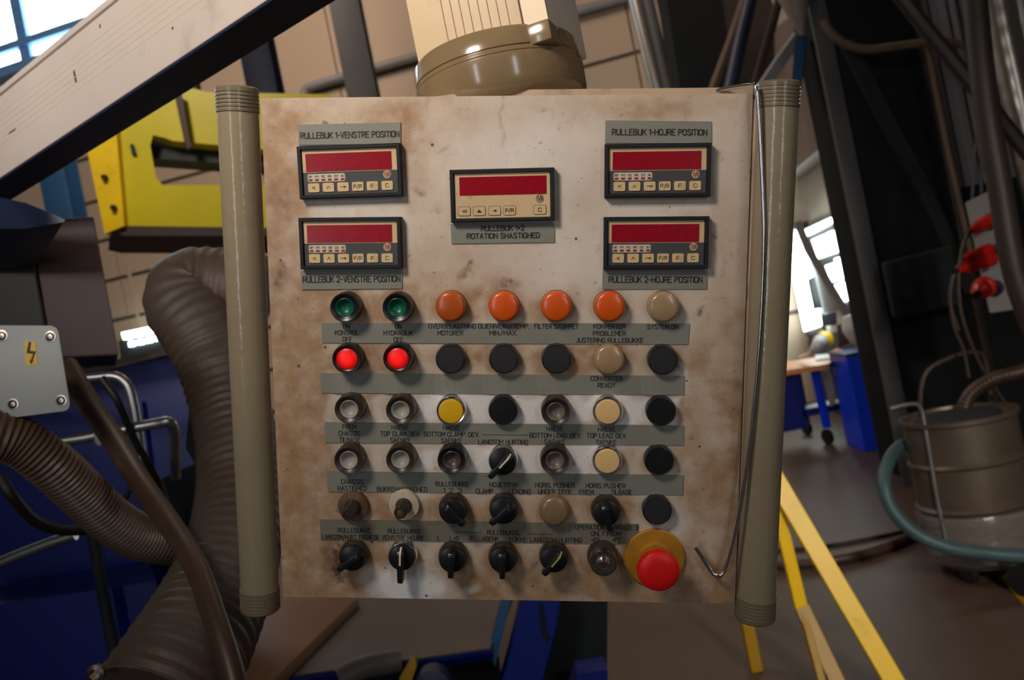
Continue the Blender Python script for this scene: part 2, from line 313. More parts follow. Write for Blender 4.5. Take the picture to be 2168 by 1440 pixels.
d1 = struct('door_1', MB().prism([rw(x, y, .05) for x, y in [(1655, 480), (1700, 470), (1742, 705), (1690, 715)]], -RN*.05), 'frame_dark')
rpan('pane', [(1660, 492), (1690, 486), (1716, 570), (1737, 690), (1702, 702), (1678, 590)], 'window_pane', d1, .09)
# partition of ribbed white sheet at the near right
wp = struct('wall_partition', MB().box(2.9, 7.0, 6.95, 7.05, 0, 8), 'charcoal_box')
for k in range(26):
    x = 2.95 + k*.155; part('sheet_rib', MB().prism([(x, 6.95, 2.1), (x+.04, 6.90, 2.1), (x+.10, 6.90, 2.1), (x+.14, 6.95, 2.1)], (0, 0, 5.5)), 'sheet_white', wp, smooth=False)
struct('floor_marking', zslab([(2118, 1222), (2150, 1212), (2240, 1300), (2200, 1320)], 0.004, .003), 'yellow_worn')
#==PANEL==
# ------------------------------------------------------------------ control panel frame
DN = Vector((0.0425, 0.145, -1.0)).normalized()
n_c = -DN; ex_c = Vector((math.cos(.00387), math.sin(.00387), 0)); ex_c = (ex_c - n_c*ex_c.dot(n_c)).normalized(); ey_c = n_c.cross(ex_c)
FOOT = CAM + c2w(*(DN*0.8)); EX = c2w(*ex_c); EY = c2w(*ey_c); EN = c2w(*n_c)
PW, PH = 0.4514, 0.4874
ORG = FOOT + EX*(-0.0402) + EY*(-0.1341 - PH/2)                    # bottom middle of the door
PM = Matrix((EX, EY, EN)).transposed().to_4x4(); PM.translation = ORG
PI_ = PM.inverted()
def uv(px, py, h=0.0):                                            # pixel -> panel coordinates on the plane h above the door
    r = ray(px, py); t = (ORG + EN*h - CAM).dot(EN) / r.dot(EN); return (PI_ @ (CAM + r*t)).to_2d()
panel = bpy.data.objects.new('control_panel', None); COL.objects.link(panel); panel.matrix_world = PM; panel.empty_display_size = .1
tag(panel, 'stained beige machine control panel with push buttons, five red displays and tubular side handles', 'control panel')
def pp(name, mb, material, parent, loc=(0,0,0), rz=0.0, smooth=True, bevel=0.0, label=None):
    o = bpy.data.objects.new(name, mb.mesh(name, material, smooth, bevel)); COL.objects.link(o); o.parent = parent
    o.location = loc; o.rotation_euler = (0, 0, rz)
    if label: o['label'] = label
    return o
mm = 0.001
# --- door: a fine grid so that its stains (wear of the paint itself) can be stored per vertex
rng = np.random.default_rng(3)
def vnoise(X, Y, s, seed):
    g = np.random.default_rng(seed).random((64, 64)); x = X*s; y = Y*s; xi = np.floor(x).astype(int); yi = np.floor(y).astype(int); fx = x-xi; fy = y-yi
    fx = fx*fx*(3-2*fx); fy = fy*fy*(3-2*fy); q = lambda a, b: g[a % 64, b % 64]
    return (q(xi, yi)*(1-fx)+q(xi+1, yi)*fx)*(1-fy) + (q(xi, yi+1)*(1-fx)+q(xi+1, yi+1)*fx)*fy
def fbm(X, Y, s, seed): return sum(vnoise(X, Y, s*2**k, seed+k)*0.5**k for k in range(4))/1.875
NX, NY = 300, 324
gx = np.linspace(-PW/2, PW/2, NX); gy = np.linspace(0, PH, NY); X, Y = np.meshgrid(gx, gy)
Z = np.zeros_like(X); er = np.clip((X - (PW/2 - .014))/.014, 0, 1); Z -= .004*er**2
GR = np.zeros_like(X); RU = np.zeros_like(X); CL = np.zeros_like(X); DK = np.zeros_like(X)
WX = X + (fbm(X+1, Y+1, 45, 11)-.5)*.02; WY = Y + (fbm(X+1, Y+1, 45, 21)-.5)*.02
def blob(A, px, py, rx, ry, amt, ang=0, soft=1.0, raw=False):
    u, v = uv(px, py); k = 0.8/FPX; x = ((X if raw else WX)-u); y = ((Y if raw else WY)-v); ca, sa = math.cos(math.radians(ang)), math.sin(math.radians(ang))
    d = np.sqrt(((x*ca+y*sa)/(rx*k))**2 + ((-x*sa+y*ca)/(ry*k))**2); A += amt*np.clip((1.25-d)/(0.9*soft), 0, 1)
def box_b(A, x0, y0, x1, y1, amt, soft=.006):
    a = uv(x0, y1); b = uv(x1, y0); A += amt*np.clip(np.minimum(np.minimum(WX-a[0], b[0]-WX), np.minimum(WY-a[1], b[1]-WY))/soft + .5, 0, 1)
for a in [(575, 300, 90, 260, .35), (600, 560, 110, 300, .5), (610, 850, 90, 300, .75), (640, 1050, 120, 250, .7), (640, 1200, 140, 120, .8), (900, 240, 300, 70, .35), (860, 330, 90, 110, .45),
          (930, 560, 120, 90, .25), (1350, 225, 220, 50, .3), (1540, 560, 60, 300, .25), (1500, 860, 70, 260, .35), (1560, 950, 50, 400, .45), (800, 900, 150, 160, .3), (790, 760, 130, 120, .55),
          (720, 1180, 140, 120, .6), (1000, 1240, 220, 60, .4), (1200, 1240, 200, 70, .45), (900, 1085, 320, 60, .65), (1230, 1085, 160, 60, .45), (1480, 1230, 110, 90, .45), (1240, 760, 70, 60, .35),
          (1000, 640, 400, 60, .25), (1080, 770, 420, 50, .35), (700, 640, 60, 60, .4), (660, 900, 40, 240, .4), (1470, 1060, 50, 120, .3), (1180, 1190, 240, 60, .4), (1000, 330, 60, 50, .2)]: blob(GR, *a)
for a in [(715, 1180, 36, 60, .8), (720, 1215, 40, 30, .6), (595, 590, 14, 32, .8), (590, 420, 18, 40, .35), (890, 402, 24, 9, .6), (925, 432, 10, 8, .5), (1085, 602, 22, 11, .75), (985, 575, 34, 6, .6, 40),
          (1005, 552, 12, 5, .7, 40), (1125, 1190, 14, 20, .6), (690, 265, 14, 4, .8), (1515, 500, 6, 10, .8), (1510, 530, 4, 16, .6), (1440, 780, 4, 30, .5, 20), (740, 745, 30, 8, .4), (950, 315, 22, 5, .5, 30),
          (1270, 620, 12, 14, .3), (640, 330, 8, 20, .3), (915, 1210, 10, 8, .5), (700, 985, 30, 20, .2), (600, 690, 10, 30, .45), (1065, 250, 5, 70, .35), (1150, 225, 16, 8, .45), (1070, 210, 7, 12, .6),
          (1485, 655, 7, 10, .9), (1540, 540, 4, 12, .6), (1430, 780, 10, 20, .3), (1250, 1255, 20, 8, .5)]: blob(RU, *a)
for y0, y1, x0, x1, am in ((838, 893, 880, 1440, .95), (838, 893, 690, 880, .35), (945, 998, 885, 1310, .85), (945, 998, 700, 880, .2), (428, 458, 650, 850, .3), (425, 458, 1290, 1500, .3)): box_b(CL, x0, y0, x1, y1, am)
for a in [(852, 1236, 84, 52, 1.3), (930, 1255, 60, 30, .5), (1120, 330, 220, 120, .35), (1440, 790, 18, 30, .7), (1200, 560, 180, 100, .3), (1425, 1090, 40, 60, .5), (1000, 1245, 20, 12, .5), (1450, 330, 90, 80, .2), (890, 1040, 20, 30, .4)]: blob(CL, *a)
for yy in (651, 762, 871, 977, 1083, 1186):
    for xx in (735, 845, 955, 1066, 1177, 1289, 1402): blob(GR, xx+6, yy-4, 46, 46, .30 if yy in (871, 977) else .45)
for k in range(110):
    x = rng.uniform(560, 1590); y = rng.uniform(212, 1262)
    if rng.random() < .35: y = rng.uniform(900, 1262)
    blob(DK, x, y, rng.uniform(2.0, 3.2), rng.uniform(2.2, 5.5), rng.uniform(.35, 1.0), rng.uniform(0, 180), raw=True)
GR = (np.clip(GR*1.35, 0, 1.4) + .30*np.clip((fbm(X+5, Y+5, 14, 31)-.42)*4, 0, 1) + .25*np.clip(1-Y/.16, 0, 1)) * (.35 + 1.3*fbm(X+2, Y+2, 30, 5)) ; GR = np.clip(GR, 0, 1); RU = np.clip(RU*(.35+1.3*fbm(X+3, Y+3, 90, 8)), 0, 1); CL = np.clip(CL, 0, 1); DK = np.clip(DK, 0, 1)
me = bpy.data.meshes.new('door_panel'); V = np.stack([X, Y, Z], -1).reshape(-1, 3)
idx = np.arange(NX*NY).reshape(NY, NX); F = np.stack([idx[:-1,:-1], idx[:-1,1:], idx[1:,1:], idx[1:,:-1]], -1).reshape(-1, 4).tolist()
VL = V.tolist(); rim = list(idx[0, :]) + list(idx[1:, -1]) + list(idx[-1, -2::-1]) + list(idx[-2:0:-1, 0]); k0 = len(VL)
VL += [[VL[i][0], VL[i][1], -.018] for i in rim]; nr = len(rim)
F += [[int(rim[i]), k0+i, k0+(i+1) % nr, int(rim[(i+1) % nr])] for i in range(nr)] + [list(range(k0+nr-1, k0-1, -1))]
me.from_pydata(VL, [], F)
att = me.color_attributes.new('wear', 'FLOAT_COLOR', 'POINT'); cols = np.zeros((len(VL), 4), np.float32)
cols[:NX*NY] = np.stack([GR, RU, CL, DK], -1).reshape(-1, 4); cols[NX*NY:, 0] = .6
att.data.foreach_set('color', cols.ravel()); me.validate()
m = bpy.data.materials.new('door_paint'); m.use_nodes = True; nt = m.node_tree; N = nt.nodes; L = nt.links; p = N['Principled BSDF']
an = N.new('ShaderNodeAttribute'); an.attribute_name = 'wear'; sp = N.new('ShaderNodeSeparateColor'); L.new(an.outputs['Color'], sp.inputs[0])
tc = N.new('ShaderNodeTexCoord')
def noise(scale, det=6, ro=.6):
    n = N.new('ShaderNodeTexNoise'); n.inputs['Scale'].default_value = scale; n.inputs['Detail'].default_value = det; n.inputs['Roughness'].default_value = ro; L.new(tc.outputs['Object'], n.inputs['Vector']); return n.outputs['Fac']
def mrange(v, a, b, c=0., d=1.):
    r = N.new('ShaderNodeMapRange'); L.new(v, r.inputs[0])
    for i, q in enumerate((a, b, c, d)): r.inputs[i+1].default_value = q
    return r.outputs[0]
def math_(op, a, b):
    n = N.new('ShaderNodeMath'); n.operation = op
    for i, q in enumerate((a, b)):
        if isinstance(q, float): n.inputs[i].default_value = q
        else: L.new(q, n.inputs[i])
    return n.outputs[0]
def mixc(fac, a, b):
    n = N.new('ShaderNodeMix'); n.data_type = 'RGBA'
    L.new(fac, n.inputs['Factor'])
    for i, q in ((6, a), (7, b)):
        if isinstance(q, tuple): n.inputs[i].default_value = (*q, 1)
        else: L.new(q, n.inputs[i])
    return n.outputs[2]
base = mixc(noise(9, 4), (0.54, 0.45, 0.36), (0.68, 0.59, 0.50))
gr = math_('MULTIPLY', sp.outputs[0], mrange(noise(40), .3, .7, .55, 1.15))
c = mixc(gr, base, (0.36, 0.215, 0.11))
c = mixc(mrange(noise(75, 8, .7), .56, .72, 0., .6), c, (0.32, 0.185, 0.09))
c = mixc(math_('MULTIPLY', math_('MULTIPLY', sp.outputs[0], sp.outputs[0]), mrange(noise(70), .42, .72, 0., .55)), c, (0.20, 0.11, 0.06))
c = mixc(sp.outputs[2], c, (0.72, 0.69, 0.67))
c = mixc(math_('MULTIPLY', sp.outputs[1], mrange(noise(150), .36, .6, .25, 1.)), c, (0.095, 0.042, 0.026))
c = mixc(mrange(noise(260, 3, .5), .70, .76, 0., .75), c, (0.16, 0.09, 0.055))
mpp = N.new('ShaderNodeMapping'); mpp.inputs['Rotation'].default_value = (0, 0, .7); mpp.inputs['Scale'].default_value = (60, 420, 60); L.new(tc.outputs['Object'], mpp.inputs[0])
nsc = N.new('ShaderNodeTexNoise'); nsc.inputs['Scale'].default_value = 1.0; nsc.inputs['Detail'].default_value = 2; L.new(mpp.outputs[0], nsc.inputs['Vector'])
c = mixc(math_('MULTIPLY', mrange(nsc.outputs['Fac'], .70, .76, 0., .7), mrange(noise(18), .5, .6, 0., 1.)), c, (0.13, 0.07, 0.045))
c = mixc(mrange(noise(480, 2, .5), .715, .75, 0., .85), c, (0.07, 0.045, 0.035))
vo = N.new('ShaderNodeTexVoronoi'); vo.inputs['Scale'].default_value = 75; L.new(tc.outputs['Object'], vo.inputs['Vector']); vs_ = N.new('ShaderNodeSeparateColor'); L.new(vo.outputs['Color'], vs_.inputs[0])
th = math_('MULTIPLY', math_('POWER', vs_.outputs[0], 5.0), .14); c = mixc(mrange(math_('SUBTRACT', th, vo.outputs['Distance']), 0., .02, 0., .9), c, (0.075, 0.042, 0.03))
c = mixc(math_('MULTIPLY', an.outputs['Alpha'], .9), c, (0.09, 0.05, 0.035))
L.new(c, p.inputs['Base Color']); L.new(mrange(noise(25), .3, .7, .36, .55), p.inputs['Roughness'])
bp = N.new('ShaderNodeBump'); bp.inputs['Strength'].default_value = .06; bp.inputs['Distance'].default_value = .002; L.new(noise(220, 3), bp.inputs['Height']); L.new(bp.outputs[0], p.inputs['Normal'])
me.materials.append(m); me.polygons.foreach_set('use_smooth', [True]*len(me.polygons)); me.set_sharp_from_angle(angle=math.radians(35))
door = bpy.data.objects.new('door_panel', me); COL.objects.link(door); door.parent = panel
# --- enclosure behind the door
pp('enclosure_body', MB().box(-PW/2+.006, PW/2+.004, .004, PH-.006, -.19, -.021), 'box_paint', panel, bevel=.002)
pp('top_lid', MB().add([(-.10, PH-.006, -.022), (PW/2+.004, PH-.006, -.022), (PW/2+.004, PH+.0085, -.022), (-.02, PH+.0085, -.022), (-.10, PH-.001, -.022),
                        (-.10, PH-.006, -.185), (PW/2+.004, PH-.006, -.185), (PW/2+.004, PH+.0085, -.185), (-.02, PH+.0085, -.185), (-.10, PH-.001, -.185)],
                       [(0,1,2,3,4), (9,8,7,6,5), (0,5,6,1), (1,6,7,2), (2,7,8,3), (3,8,9,4), (4,9,5,0)]), 'box_paint', panel, label='brown stained lid edge')
pp('side_flange', MB().box(PW/2+.001, PW/2+.010, .002, PH-.004, -.03, -.006), 'box_paint', panel, bevel=.001, label='brown stained side edge of the housing')
# --- handle tubes with grooved end sleeves
for (tx, ty, bx, by, side) in ((501.5, 186, 552, 1290, -1), (1648, 174, 1598, 1309, 1)):
    zc = -.006; a = uv(tx, ty, zc); b = uv(bx, by, zc); Lh = (a-b).length; r = .0189
    t = pp('handle_tube', MB().lathe([(r*.9, .004), (r, .004), (r, Lh-.004), (r*.9, Lh-.004)], 48), 'tube_paint', panel)
    d = (a-b).normalized(); t.location = (b.x, b.y, zc); t.rotation_euler = Vector((0,0,1)).rotation_difference(Vector((d.x, d.y, 0))).to_euler()
    for top in (0, 1):
        R1 = .0197; prof = [(.0001, 0), (R1-.0012, 0), (R1, .0014)]; z = .0055 if top == 0 else .0052
        for g in range(5): prof += [(R1, z), (R1-.0024, z+.0003), (R1-.0024, z+.0014), (R1, z+.0017)]; z += .0034
        prof += [(R1, z+.0006), (r, z+.0012)]
        if top: prof = [(q[0], Lh-q[1]) for q in prof]
        pp('end_sleeve', MB().lathe(prof, 48), 'tube_end', t)
    for yy in (.035, Lh-.035):
        pp('standoff', MB().cyl((0, 0, yy), (-side*.024*0 , .02, yy), .006, 10), 'box_paint', t)

# --- stroke lettering, engraved style
G = {
'A': [[(0,0),(2,6),(4,0)],[(.7,1.9),(3.3,1.9)]], 'B': [[(0,0),(0,6),(2.7,6),(3.6,5.4),(3.6,3.8),(2.7,3.2),(0,3.2)],[(2.7,3.2),(4,2.5),(4,.8),(3.1,0),(0,0)]],
'C': [[(4,4.6),(3.8,5.4),(2.9,6),(1.1,6),(.2,5.4),(0,4.6),(0,1.4),(.2,.6),(1.1,0),(2.9,0),(3.8,.6),(4,1.4)]], 'D': [[(0,0),(0,6),(2.5,6),(3.6,5.4),(4,4.4),(4,1.6),(3.6,.6),(2.5,0),(0,0)]],
'E': [[(3.7,6),(0,6),(0,0),(3.7,0)],[(0,3.2),(3,3.2)]], 'F': [[(3.7,6),(0,6),(0,0)],[(0,3.1),(3,3.1)]],
'G': [[(4,4.6),(3.8,5.4),(2.9,6),(1.1,6),(.2,5.4),(0,4.6),(0,1.4),(.2,.6),(1.1,0),(2.9,0),(3.8,.6),(4,1.4),(4,2.8),(2.2,2.8)]], 'H': [[(0,0),(0,6)],[(4,0),(4,6)],[(0,3.1),(4,3.1)]],
'I': [[(0,0),(0,6)]], 'J': [[(3,6),(3,1.3),(2.5,.3),(1.5,0),(.4,.2),(0,.8)]], 'K': [[(0,0),(0,6)],[(4,6),(0,2.4)],[(1.4,3.7),(4,0)]], 'L': [[(0,6),(0,0),(3.5,0)]],
'M': [[(0,0),(0,6),(2.4,2),(4.8,6),(4.8,0)]], 'N': [[(0,0),(0,6),(4,0),(4,6)]], 'O': [[(1.1,0),(.2,.6),(0,1.4),(0,4.6),(.2,5.4),(1.1,6),(2.9,6),(3.8,5.4),(4,4.6),(4,1.4),(3.8,.6),(2.9,0),(1.1,0)]],
'P': [[(0,0),(0,6),(2.8,6),(3.8,5.4),(4,4.6),(3.8,3.6),(2.8,2.9),(0,2.9)]], 'R': [[(0,0),(0,6),(2.8,6),(3.8,5.4),(4,4.6),(3.8,3.6),(2.8,2.9),(0,2.9)],[(2.2,2.9),(4,0)]],
'S': [[(3.9,5),(3.3,5.8),(2.4,6),(1.4,6),(.4,5.6),(.1,4.6),(.5,3.7),(3.4,2.5),(4,1.5),(3.7,.5),(2.7,0),(1.4,0),(.5,.3),(0,1)]], 'T': [[(0,6),(4,6)],[(2,6),(2,0)]],
'U': [[(0,6),(0,1.4),(.2,.6),(1.1,0),(2.9,0),(3.8,.6),(4,1.4),(4,6)]], 'V': [[(0,6),(2,0),(4,6)]], 'W': [[(0,6),(1.3,0),(2.6,5),(3.9,0),(5.2,6)]], 'X': [[(0,0),(4,6)],[(0,6),(4,0)]], 'Y': [[(0,6),(2,3),(4,6)],[(2,3),(2,0)]],
'1': [[(0,4.8),(1.4,6),(1.4,0)]], '2': [[(0,4.6),(.3,5.5),(1.2,6),(2.8,6),(3.7,5.4),(3.9,4.4),(3.5,3.5),(0,0),(4,0)]], '3': [[(0,5.2),(1,6),(3,6),(3.8,5.3),(3.8,3.9),(3,3.2),(1.6,3.2)],[(3,3.2),(4,2.4),(4,.9),(3,0),(1,0),(0,.8)]],
'.': [[(0,0),(0,.35)]], '/': [[(0,-.4),(2.6,6.4)]], '-': [[(0,2.8),(2.2,2.8)]], '+': [[(0,2.8),(2.4,2.8)],[(1.2,1.6),(1.2,4)]], '<': [[(3,5),(0,3),(3,1)]], '^': [[(0,1),(1.5,5),(3,1)]], '>': [[(0,3),(5,3)],[(3.4,4.6),(5,3),(3.4,1.4)]],
'S2': [[(3,5),(0,5),(1.6,3),(0,1),(3,1)]], 'tri': [[(3,5),(0,3),(3,1),(3,5)]], 'tri2': [[(0,1),(1.5,5),(3,1),(0,1),(1.5,4),(3,1)],[(.8,2),(2.2,2)],[(1,2.8),(2,2.8)]], 'arr': [[(0,3),(3.4,3)],[(3.4,4.6),(5.6,3),(3.4,1.4),(3.4,4.6)]],
}
def gw(ch):
    if ch == ' ': return 1.2
    return max([q[0] for s in G[ch] for q in s])
def stroke(mb, poly, w, z):
    for a, b in zip(poly[:-1], poly[1:]):
        a = Vector(a); b = Vector(b); d = b-a
        if d.length < 1e-9: continue
        n = Vector((-d.y, d.x)).normalized()*w/2
        mb.add([(a.x+n.x, a.y+n.y, z), (a.x-n.x, a.y-n.y, z), (b.x-n.x, b.y-n.y, z), (b.x+n.x, b.y+n.y, z)], [(0,1,2,3)])
    for q in poly: mb.add([(q[0]+w/2*math.cos(math.pi/3*k), q[1]+w/2*math.sin(math.pi/3*k), z) for k in range(6)], [tuple(range(6))])
def text(mb, chars, a, b, h, w, z):                               # baseline from a to b (2D), cap height h
    a = Vector(a); b = Vector(b); d = (b-a); Lw = d.length; d = d/Lw if Lw > 1e-9 else Vector((1,0)); n = Vector((-d.y, d.x))
    sp = 1.5; tot = sum(gw(ch) for ch in chars) + sp*(len(chars)-1); tot = max(tot, .01); sx = (Lw-w)/tot if tot > .5 else h/6; sy = (h-w)/6; x = 0
    for ch in chars:
        if ch != ' ':
            for poly in G[ch]: stroke(mb, [a + d*(w/2 + (x+q[0])*sx) + n*(w/2 + q[1]*sy) for q in poly], w, z)
        x += gw(ch) + sp
PLATES = [
 ('plate_grey', [(631,264),(848,259),(848,304),(632,307)], 14, [('RULLEBUK 1-VENSTRE POSITION',636,846,285.5)], 'grey plate above the upper left display'),
 ('plate_grey', [(637,573),(852,571),(851,611),(639,613)], 14, [('RULLEBUK 2-VENSTRE POSITION',641,848,591)], 'grey plate below the lower left display'),
 ('plate_grey', [(954,474),(1173,471),(1174,513),(956,516)], 12.5, [('RULLEBUK 1+2',1018,1111,483),('ROTATION SHASTIGHED',988,1143,499)], 'grey plate below the middle display'),
 ('plate_grey', [(1282,255),(1506,257),(1506,303),(1281,303)], 14, [('RULLEBUK 1-HOJRE POSITION',1295,1497,280)], 'grey plate above the upper right display'),
 ('plate_grey', [(1276,570),(1497,571),(1496,612),(1275,612)], 14, [('RULLEBUK 2-HOJRE POSITION',1288,1487,592)], 'grey plate below the lower right display'),
 ('plate_grey', [(680,684),(1460,685),(1457,729),(682,726)], 10.8, [('ON',726,741,691),('KONTROL',709,760,704.5),('OFF',725,746,718.5),('ON',836,850,691),('HYDRAULIK',812,875,705),('OFF',833,855,719),('OVERBELASTNING',907,1008,690.5),('MOTORER',926,981,705),
   ('OLIENIVEAU/TEMP.',1012,1120,690.5),('MIN./MAX.',1036,1095,705),('FILTER STOPPET',1131,1225,691),('KONVERTER',1256,1324,691),('PROBLEMER',1255,1325,706),('JUSTERING RULLEBUKKE',1219,1362,720.5),('SYSTEM ON',1370,1436,692)], 'long grey lettered strip under the first row of lamps'),
 ('plate_grey', [(678,790),(1449,796),(1448,836),(680,832)], 10.8, [('CONVERTER',1250,1318,801.5),('READY',1265,1303,815.5)], 'long grey strip, mostly blank, reading converter ready'),
 ('plate_grey', [(687,894),(1448,901),(1447,943),(688,937)], 10.8, [('FREM',725,755,904),('CHASSIS',717,763,917.5),('TILBASE',718,763,931),('HAEVE',829,866,905),('TOP CLAM. DEV.',805,890,918.5),('SAENKE',826,870,932),('HAEVE',938,974,906),('BOTTOM CLAMP. DEV.',897,1015,919.5),('SAENKE',934,978,933),
   ('_',1022,1118,921),('LANGSOM HURTING',1012,1118,936),('HAEVE',1157,1193,908),('BOTTOM LEAD. DEV.',1121,1231,922),('SAENKE',1152,1197,935.5),('HAEVE',1266,1303,909),('TOP LEAD. DEV.',1242,1327,922.5),('SAENKE',1262,1305,936.5)], 'long grey lettered strip under the third row of buttons'),
 ('plate_grey', [(691,998),(1447,1006),(1445,1048),(695,1041)], 10.8, [('CHASSIS',722,771,1020),('HASTIGHED',715,777,1034),('BUKKEHASTINGHED',798,905,1036),('RULLEBUKKE',922,993,1025),('1 2 3',938,978,1038.5),('HOJETRYK',1036,1096,1026.5),('CLAMP',1007,1044,1040),('LEADING',1077,1124,1041),
   ('HORIS. PUSHER',1133,1217,1027.5),('UNDER TRYK',1139,1210,1041),('HORIS. PUSHER',1240,1324,1028.5),('FREM',1226,1257,1042),('TILBAGE',1293,1338,1042)], 'long grey lettered strip under the fourth row of buttons'),
 ('plate_dirty', [(677,1100),(1352,1110),(1350,1153),(679,1143)], 10.8, [('RULLEBUKKE',715,785,1123),('LANGSOM/HURT. FREMFOR',682,803,1137.5),('RULLEBUKKE',821,891,1125),('VENSTRE HOJRE',808,898,1139),('L',926,931,1139.5),('L+R',952,972,1140),('R',994,1001,1140),('_',963,1020,1127.5),
   ('RULLEBUKKE',1031,1100,1127.5),('_',1117,1172,1131),('ABENK',1020,1057,1141),('LUKKE',1079,1115,1143),('LANGSOM HURTING',1122,1232,1143.5),('OPERATION CARRIAGE 3',1217,1351,1117),('ONLY FROM',1251,1315,1130),('+P1',1251,1268,1143.5),('+P2',1296,1314,1143.5)], 'rust stained lettered strip above the bottom row of switches'),
]
for mt, cor, hp, lines, lab in PLATES:
    q = [uv(x, y, .001) for x, y in cor]; ctr = sum(q, Vector((0,0)))/4
    long = cor[1][0]-cor[0][0] > 400
    mb = MB()
    if long:                                                      # thin strip, slightly wavy along its lower edge
        n = 60; vs = []
        for i in range(n+1):
            t = i/n; a = q[0].lerp(q[1], t)-ctr; b = q[3].lerp(q[2], t)-ctr
            w = .0009*max(0, math.sin(t*7*2*math.pi - 1.2)) if 'blank' in lab and not .70 < t < .90 else 0
            vs += [(a.x, a.y, 0), (b.x, b.y, 0), (a.x, a.y, .001), (b.x, b.y, .001+w*1.6)]
        fs = [(0,1,3,2), (4*n, 4*n+2, 4*n+3, 4*n+1)]
        for i in range(n): k = 4*i; fs += [(k+2,k+3,k+7,k+6), (k,k+4,k+5,k+1), (k,k+2,k+6,k+4), (k+1,k+5,k+7,k+3)]
        mb.add(vs, fs)
    else: mb.prism([(p.x-ctr.x, p.y-ctr.y, .0012) for p in q], (0, 0, -.0012))
    pl = pp('label_plate', mb, mt, panel, (ctr.x, ctr.y, .0001), smooth=False, label=lab)
    tb = MB(); slope = ((cor[1][1]-cor[0][1])+(cor[2][1]-cor[3][1]))/((cor[1][0]-cor[0][0])+(cor[2][0]-cor[3][0])); zt = .00155 if not long else .00125
    for s, xl, xr, yc in lines:
        xc = (xl+xr)/2
        f = lambda x, dy: uv(x, yc + slope*(x-xc) + dy, .0012) - ctr
        if s == '_': stroke(tb, [f(xl, 0), f(xr, 0)], .0005, zt)
        else: text(tb, s, f(xl, hp/2), f(xr, hp/2), (f(xc, -hp/2)-f(xc, hp/2)).length, .00092 if hp > 12 else .00072, zt)
    pp('lettering', tb, 'ink', pl, smooth=False, label='engraved black capital lettering')

